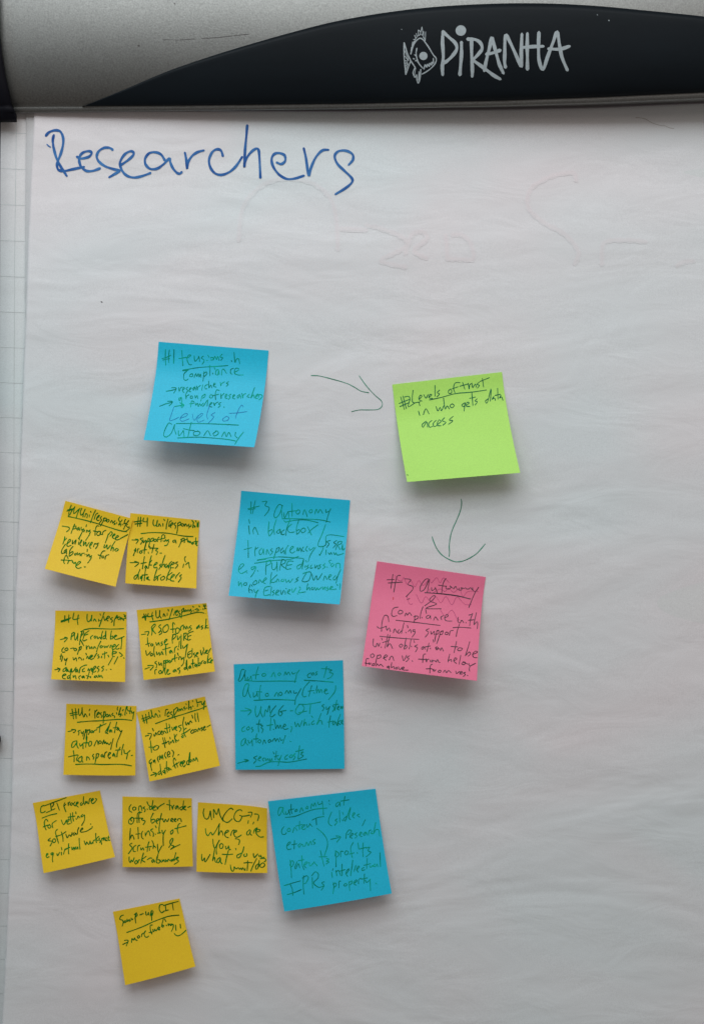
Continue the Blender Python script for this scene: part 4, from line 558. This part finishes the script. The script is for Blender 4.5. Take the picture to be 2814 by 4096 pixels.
note('yellow', ((266, 2815), (546, 2824), (542, 3102), (254, 3099)), 0.0065, 0.0, (240, 2790, 4.9875), """
p 245,230 260,330 275,425 | p 310,215 320,320 325,420 | p 200,322 345,290 | p 215,358 350,330 | p 375,225 375,310 400,360 440,280 445,200 | p 445,200 450,310 475,388 | p 490,380 505,320 545,385 | p 590,320 592,358 | p 600,230 585,260 | p 700,260 700,410 | p 700,300 740,245 740,260 | p 745,350 790,305 765,295 735,350 745,390 780,385 | p 830,300 800,330 845,360 825,400 | p 880,280 870,400 865,510 | p 870,300 905,285 905,360 880,400 | p 945,330 920,355 935,385 965,365 950,330 | p 980,380 990,340 1020,380 | p 1060,310 1040,345 1090,370 1090,400 | p 1130,300 1135,330 | p 1155,190 1145,230 1155,250 | p 1170,350 1215,200 | p 1190,340 1225,320 1200,385 | p 1240,345 1242,355 | p 1265,240 1250,265 | p 1330,180 1300,310 1300,350 | p 1330,305 1332,320 | p 1345,180 1340,230 1355,250 | p 1415,200 1400,270 1395,320 | p 1360,265 1430,270 | p 1430,280 1440,310 1480,285 | p 1475,285 1455,430 | p 350,493 600,470 750,465 900,455 1150,435 1300,440 1435,455 | p 352,496 430,483 | p 165,680 250,658 | p 235,635 310,645 305,680 270,700 | p 410,650 365,670 385,695 370,745 | p 425,680 440,720 470,680 | p 475,670 460,770 | p 515,640 500,720 475,830 | p 505,650 530,640 520,700 | p 560,640 540,720 525,830 | p 545,670 600,640 590,700 570,735 | p 635,660 615,690 645,700 660,670 635,660 | p 670,700 690,660 740,640 | p 735,610 830,560 925,520 | p 812,535 795,610 790,692 | p 985,560 935,640 905,690 940,695 1010,490 | p 960,620 940,700 960,720 | p 1020,640 985,665 1000,690 1030,650 1040,690 | p 1135,490 1110,600 1090,700 | p 1065,605 1150,590 | p 1170,600 1135,635 1160,650 1180,610 1180,640 1215,680 | p 1240,655 1180,800 1140,900 1130,990 | p 340,860 260,890 235,980 270,990 330,910 345,870 340,950 370,1010 | p 395,920 410,970 450,930 460,920 465,1020 | p 545,780 530,880 515,990 | p 470,905 570,900 | p 600,870 575,920 590,970 630,940 630,880 600,870 | p 685,965 740,850 765,935 | p 800,860 775,890 800,920 830,890 805,860 | p 850,930 880,840 890,920 915,880 930,925 950,900 | p 960,920 990,935 1020,890 | p 1065,820 1040,920 1015,1035 | p 270,1060 285,1170 285,1280 | p 175,1182 340,1145 365,1160 | p 355,1180 335,1220 345,1260 380,1260 | p 440,1170 370,1220 380,1280 430,1270 450,1180 440,1230 460,1290 | p 535,1255 540,1180 585,1210 590,1240 | p 675,1130 650,1170 680,1190 665,1230 | p 730,1120 720,1220 700,1315 | p 725,1130 775,1120 765,1180 735,1210 | p 850,1130 820,1160 840,1185 865,1150 870,1190 | p 890,1200 900,1110 940,1080 | p 960,1160 1015,1110 985,1100 960,1160 990,1215 1010,1190 | p 1075,1110 1050,1150 1065,1165 1085,1120 1105,1185 | p 1205,990 1150,1090 1140,1185 | p 1110,1050 1210,1040 | p 1270,930 1240,1040 1230,1140 | p 1280,1040 1290,1110 1340,1110 1400,1055 | p 1350,1120 1330,1225 | p 1425,1158 1448,1150 | p 315,1332 600,1325 850,1335 1150,1330 1300,1340 1430,1362 | p 316,1335 400,1330""", 'yellow note at left of third yellow row, underlined last word and full stop', GY, W_)
note('yellow', ((547, 2848), (819, 2786), (880, 3063), (598, 3126)), 0.0090, 0.0, (530, 2770, 4.433), """
p 175,400 190,460 215,540 | p 235,385 245,460 260,545 | p 165,468 290,425 | p 185,505 300,455 | p 290,350 300,420 330,455 345,380 330,310 | p 330,310 350,400 380,440 | p 400,435 410,370 460,440 | p 485,395 490,430 | p 465,320 485,345 | p 580,410 590,310 625,300 | p 620,380 650,350 640,345 615,380 625,425 655,410 | p 700,340 665,370 710,400 705,455 | p 735,300 735,390 765,470 | p 735,310 790,265 800,300 750,390 | p 825,290 800,310 815,330 845,305 825,290 | p 860,320 870,280 900,315 | p 925,250 905,275 940,280 930,310 | p 965,265 970,280 | p 950,195 955,215 | p 1000,150 1000,300 | p 1010,270 1040,250 1040,300 | p 1070,235 1075,250 | p 1065,145 1070,155 | p 1105,110 1105,275 | p 1155,205 1150,250 | p 1130,120 1145,180 | p 1190,95 1195,215 | p 1140,180 1225,160 | p 1225,180 1240,220 1280,150 | p 1280,150 1260,300 | p 410,550 600,480 750,430 900,385 1050,335 1200,290 1310,240 | p 412,552 500,520 | p 230,772 290,755 | p 275,725 340,735 305,830 | p 355,635 375,680 | p 380,740 390,775 | p 405,760 415,710 440,750 | p 480,680 450,710 470,745 500,730 | p 500,720 535,690 515,680 500,720 530,750 | p 545,735 565,680 600,720 | p 600,545 610,630 625,715 | p 570,640 660,620 | p 650,560 665,620 | p 665,650 660,695 | p 700,615 715,670 745,610 | p 755,650 790,610 770,600 755,650 790,670 | p 870,575 815,600 865,640 835,690 | p 915,435 892,560 915,665 | p 940,520 955,580 985,530 1000,570 1020,510 | p 1030,500 1055,535 | p 1055,400 1070,455 | p 1110,370 1110,450 1125,515 | p 1150,360 1160,440 1175,515 | p 320,855 330,960 340,1060 | p 295,968 400,965 | p 430,935 370,980 390,1020 450,1000 465,950 430,935 | p 535,800 560,890 580,975 | p 530,910 600,880 | p 570,800 595,910 | p 605,890 640,860 655,920 | p 665,790 670,820 | p 680,870 680,895 | p 700,880 715,840 735,890 | p 740,735 755,820 775,885 | p 785,740 750,810 800,860 820,840 | p 890,760 870,780 890,800 905,775 890,760 | p 955,630 905,670 920,740 945,785 | p 870,740 950,700 1025,645 | p 1075,655 1035,690 1050,725 1090,700 | p 1120,650 1090,670 1110,700 1140,670 1120,650 | p 1160,690 1175,630 1200,670 | p 1240,615 1210,640 1245,650 1225,680 | p 1260,640 1290,610 1275,600 1255,640 1275,670 1300,650 | p 1320,610 1380,575 | p 335,1180 300,1220 310,1260 345,1230 325,1290 345,1385 | p 370,1200 375,1240 395,1190 405,1250 | p 460,1130 445,1170 465,1230 | p 485,1190 490,1110 515,1170 530,1100 545,1180 | p 590,1060 570,1110 600,1165 | p 630,1110 665,1080 645,1040 620,1080 630,1140 665,1130 | p 700,1020 730,1060 715,1140 | p 805,1110 825,1098 | p 325,1468 425,1435 | p 365,1415 430,1435 405,1485 | p 490,1270 500,1370 520,1460 | p 490,1390 455,1430 475,1455 500,1420 | p 575,1370 540,1395 560,1420 580,1380 580,1440 | p 605,1220 605,1330 620,1410 | p 570,1345 640,1330 | p 655,1340 630,1360 650,1380 665,1350 690,1370 | p 770,1200 740,1160 725,1210 740,1280 765,1340 | p 715,1310 790,1250 | p 780,1250 800,1320 | p 790,1260 830,1230 | p 845,1280 880,1230 860,1225 845,1280 870,1310 | p 890,1270 930,1220 905,1210 885,1260 910,1320 940,1280 | p 990,1200 960,1240 980,1280 1010,1230 1020,1055 1000,1180 1005,1280 | p 1030,1190 1010,1210 1030,1230 1050,1200 1030,1190 | p 1075,1220 1080,1170 1110,1210 1130,1150 1160,1220""", 'tilted yellow note at the right of the third yellow row, underline rising along its top', GY, W_)
note('yellow', ((132, 3212), (400, 3162), (461, 3428), (175, 3493)), 0.0100, 0.0, (120, 3140, 4.433), """
p 250,360 205,385 190,450 205,490 240,485 275,465 | p 260,368 400,315 520,270 645,222 | p 370,340 385,445 | p 295,490 445,420 | p 395,310 425,335 400,385 | p 480,318 525,445 | p 620,315 605,370 640,475 | p 610,370 640,340 | p 680,310 685,365 690,320 710,300 | p 740,315 715,335 735,360 760,330 740,315 | p 800,300 775,340 810,370 | p 820,350 860,310 840,300 820,350 860,390 | p 915,310 895,340 915,360 945,320 | p 955,205 950,290 975,350 | p 985,290 990,330 1015,290 1030,330 | p 1045,330 1060,250 1080,235 | p 1090,290 1130,250 1110,240 1085,280 1105,325 1140,320 | p 1165,240 1185,255 1155,300 1130,320 | p 220,585 350,535 480,505 | p 320,640 290,605 260,650 265,730 290,795 | p 240,740 320,710 | p 345,700 320,735 345,765 375,740 350,700 | p 405,755 400,680 470,630 | p 560,620 600,705 650,620 | p 665,660 700,620 690,600 660,640 670,690 720,680 | p 720,500 725,590 740,670 | p 760,490 765,580 775,640 | p 680,570 800,550 | p 815,475 820,510 | p 820,590 825,610 | p 850,590 855,550 890,580 | p 940,520 910,545 920,565 970,530 | p 970,530 970,620 920,715 | p 365,940 325,985 395,1000 360,1080 | p 430,950 400,985 430,1020 460,990 440,950 | p 490,785 455,830 480,930 510,1030 | p 460,910 560,880 640,825 | p 560,830 585,920 590,1000 | p 640,870 665,935 700,880 730,910 750,840 | p 790,840 765,870 790,890 810,850 825,880 | p 845,870 850,800 870,750 | p 895,810 940,780 925,760 895,810 920,835 1010,815 1100,760 | p 1075,688 1082,694 | p 1103,738 1112,744 | p 290,1255 325,1225 305,1215 290,1260 310,1285 330,1275 | p 338,1268 345,1272 | p 405,1195 375,1215 390,1240 420,1200 400,1300 408,1362 | p 480,1215 495,1250 530,1190 | p 560,1105 570,1150 | p 560,1190 562,1240 | p 600,1225 620,1150 680,1120 | p 690,1040 685,1140 690,1218 | p 620,1135 710,1105 | p 745,1100 750,1150 785,1100 785,1155 | p 820,1095 800,1130 830,1130 850,1095 855,1135 | p 875,945 880,1050 890,1135 | p 965,990 990,1060 1010,1010 1045,1055 1070,990 | p 1075,1015 1085,1045 1110,1020 | p 1120,1035 1125,990 1160,970 | p 1170,855 1170,940 1180,1020 | p 1225,910 1175,960 1215,985 | p 1240,940 1225,965 1250,985 1240,1020 | p 1280,940 1265,1000 1275,1050 | p 1285,950 1310,930 1300,980 | p 1335,930 1320,960 1345,985 | p 1360,930 1345,975 1375,985 | p 1385,950 1415,920 1400,900 1385,950 1405,980 1440,965""", 'yellow note at the left of the fourth yellow row, its underlined heading tilted upward', GY, W_)
note('yellow', ((490, 3186), (767, 3193), (772, 3466), (491, 3468)), 0.0045, 0.0, (470, 3160, 4.9875), """
p 275,290 240,340 240,410 285,440 | p 335,335 305,360 320,400 360,390 370,350 335,335 | p 425,405 430,330 470,320 490,405 | p 545,335 510,360 555,385 540,435 | p 595,375 600,390 | p 592,235 620,300 650,320 | p 690,320 640,340 650,390 690,370 | p 710,210 685,380 | p 700,370 760,330 740,310 710,350 720,400 770,395 | p 790,330 800,385 830,330 935,265 | p 1035,200 1045,395 | p 985,285 1075,310 | p 1085,320 1100,385 1110,330 1130,300 | p 1200,310 1155,340 1165,380 1210,320 1215,385 | p 1290,330 1245,360 1265,395 1300,370 1320,215 | p 1315,370 1360,330 1340,320 1315,370 1370,398 | p 1405,345 1455,325 | p 290,540 230,600 235,665 290,675 330,610 310,545 265,590 290,620 | p 450,430 400,480 395,650 | p 485,440 430,480 435,645 | p 345,560 510,560 | p 510,565 480,590 550,615 550,640 515,688 | p 715,460 670,560 675,640 | p 670,600 730,580 745,620 690,665 | p 770,630 830,590 800,570 770,620 800,672 | p 880,465 845,640 830,800 850,860 | p 820,575 915,580 | p 900,570 930,640 960,580 990,630 1030,570 | p 1060,620 1110,580 1080,565 1065,610 1110,635 | p 1135,610 1170,580 1145,570 1130,610 1170,630 | p 1195,610 1215,575 1260,575 1275,630 | p 260,765 250,900 245,998 | p 265,960 285,900 310,910 335,980 | p 410,745 415,880 418,968 | p 370,880 450,870 | p 505,820 480,870 490,950 520,975 | p 555,850 560,915 | p 570,890 600,830 630,820 655,915 | p 710,770 665,800 715,850 715,925 | p 755,875 760,885 | p 755,710 775,750 | p 800,860 860,850 | p 890,800 905,870 960,800 | p 960,800 915,900 915,1108 | p 1110,790 1060,830 1070,880 1110,840 1108,790 | p 1250,665 1215,690 1195,790 1215,865 | p 1145,770 1230,750 1370,712 | p 290,1060 245,1090 290,1140 285,1180 220,1270 | p 370,1100 320,1140 320,1220 360,1225 | p 400,1215 410,1120 450,1100 | p 465,1150 475,1195 510,1150 525,1195 | p 630,1030 605,1120 595,1225 | p 560,1140 680,1125 | p 640,1160 640,1205 | p 690,1010 720,1080 710,1165 | p 715,1140 740,1120 765,1150 | p 800,1080 805,1170 820,1230 885,1115 | p 830,1220 800,1320 800,1360 | p 1025,1145 1080,1060 1110,980 1090,962 1050,1020 1060,1090 1130,1120 1060,1180 | p 1060,1180 1150,1130 1245,1088 | p 235,1330 235,1410 260,1445 280,1390 305,1430 335,1350 | p 375,1400 345,1440 370,1475 400,1440 385,1400 | p 415,1450 420,1400 450,1390 | p 520,1255 490,1360 470,1455 | p 575,1320 490,1390 550,1435 | p 595,1390 650,1355 690,1360 | p 720,1380 685,1410 700,1445 735,1400 745,1440 | p 790,1330 780,1380 780,1440 830,1455 850,1400 800,1390 | p 850,1395 880,1440 | p 895,1390 900,1425 930,1390 940,1430 | p 960,1385 965,1430 985,1400 | p 1000,1425 1020,1380 1050,1410 | p 1110,1380 1065,1400 1080,1420 1130,1370 1165,1250 | p 1130,1410 1190,1340 1220,1345 1180,1380 1220,1420 1135,1480""", 'yellow note without any underline, second from the left in the fourth yellow row', GY, W_, )
note('yellow', ((792, 3209), (1070, 3227), (1069, 3492), (786, 3487)), 0.0060, 0.0, (770, 3180, 4.9875), """
p 232,270 215,360 240,450 290,480 330,430 355,310 365,400 382,490 | p 425,450 420,280 480,390 520,265 545,390 610,520 | p 810,290 760,262 680,330 610,440 620,510 700,545 790,475 | p 985,315 950,292 880,320 830,410 840,490 900,530 950,510 985,440 | p 940,405 1010,422 1140,400 | p 1110,345 1170,342 1185,375 1155,440 | p 1115,510 1105,565 | p 1235,378 1300,385 1320,430 1295,512 | p 1220,540 1205,578 | p 260,670 270,760 310,810 365,740 400,795 470,700 540,570 | p 540,570 525,700 520,805 560,720 590,730 610,800 | p 645,770 720,720 690,700 645,760 660,830 715,850 | p 760,805 790,720 830,695 | p 820,760 880,720 860,700 820,750 850,830 910,835 975,795 | p 1140,690 1085,740 1090,795 1130,780 1160,700 1150,770 1180,800 | p 1215,760 1230,700 1280,655 1290,665 1250,720 | p 1270,740 1340,720 1340,690 1290,690 1265,750 1310,815 1360,840 1415,832 | p 405,880 415,980 445,1060 490,980 538,900 | p 530,905 490,1000 475,1100 480,1180 | p 445,1060 425,1180 400,1310 | p 570,970 540,1000 550,1060 595,1055 610,990 570,965 | p 660,1020 670,1075 710,1045 720,1010 735,1080 760,1085 | p 855,870 920,885 940,920 918,990 | p 862,1065 868,1090 | p 185,1180 185,1270 205,1310 240,1250 245,1320 270,1320 350,1185 | p 400,1310 440,1240 455,1330 490,1335 | p 550,1245 500,1280 490,1340 530,1340 560,1250 560,1330 590,1368 | p 595,1180 700,1187 800,1178 | p 720,1095 680,1240 650,1385 | p 1025,1030 1000,1130 970,1160 890,1200 895,1250 940,1240 980,1170 1000,1120 | p 1035,1175 1020,1205 1050,1225 1085,1205 1080,1165 | p 1215,1165 1225,1240 1300,1175 | p 1300,1175 1240,1250 | p 1330,1200 1325,1225 1360,1230 1360,1200 | p 1375,1230 1390,1250 1425,1240 | p 1350,1270 1430,1260 1465,1300 1430,1330 | p 755,1395 770,1480 800,1522 830,1480 830,1430 870,1470 905,1450 | p 920,1450 940,1480 960,1455 985,1490 1000,1450 1040,1500 | p 1050,1460 1050,1500 | p 1025,1355 1100,1345 1190,1350 | p 1100,1310 1098,1400 1090,1505 | p 1280,1265 1210,1400 1150,1550 | p 1310,1370 1265,1410 1260,1475 1300,1460 1320,1380 1330,1300 1320,1430 | p 1400,1350 1350,1390 1360,1440 1420,1430 1440,1380 1400,1350""", 'yellow note with two lines ending in question marks, rightmost of the fourth yellow row', GY, W_, trcurl=0.004)
note('yellow', ((452, 3647), (718, 3594), (782, 3866), (501, 3941)), 0.0080, 0.0, (430, 3570, 4.3135), """
p 278,388 235,405 215,460 265,480 272,530 255,578 | p 295,490 290,515 320,510 325,490 298,488 | p 340,460 345,500 370,470 380,500 | p 390,460 400,490 | p 410,440 425,470 440,455 | p 500,345 480,430 490,525 | p 465,380 500,355 515,390 475,430 | p 560,385 620,362 | p 662,330 670,390 700,370 710,340 715,385 | p 760,320 765,480 | p 740,400 760,315 790,330 770,395 | p 960,205 905,215 895,290 930,345 965,335 | p 1000,220 1010,310 | p 960,325 1050,300 | p 965,225 1080,190 1220,152 | p 1120,190 1138,300 | p 335,688 500,630 650,570 800,500 1050,410 1235,390 | p 265,895 340,860 | p 295,825 350,820 355,850 325,920 | p 415,860 425,790 450,820 470,780 480,810 515,825 | p 540,740 515,765 535,785 560,760 540,740 | p 590,760 595,720 620,700 | p 660,660 635,700 645,755 680,770 712,750 | p 775,560 740,570 745,660 770,715 | p 720,690 780,680 | p 785,635 795,675 815,650 820,630 830,660 | p 845,660 865,625 890,645 905,635 | p 890,590 870,610 885,630 905,600 | p 965,455 940,560 955,600 975,570 | p 930,580 960,560 | p 985,455 1010,500 | p 1015,560 1022,572 | p 1045,540 1055,575 1060,540 1085,560 | p 1110,540 1085,550 1095,570 1130,545 1135,600 1105,668 | p 1175,560 1182,650 | p 1255,545 1262,612 | p 1155,705 1180,735 1225,745 1290,710 1370,635""", 'yellow note by itself at the bottom with a drawn smile', GY, W_)
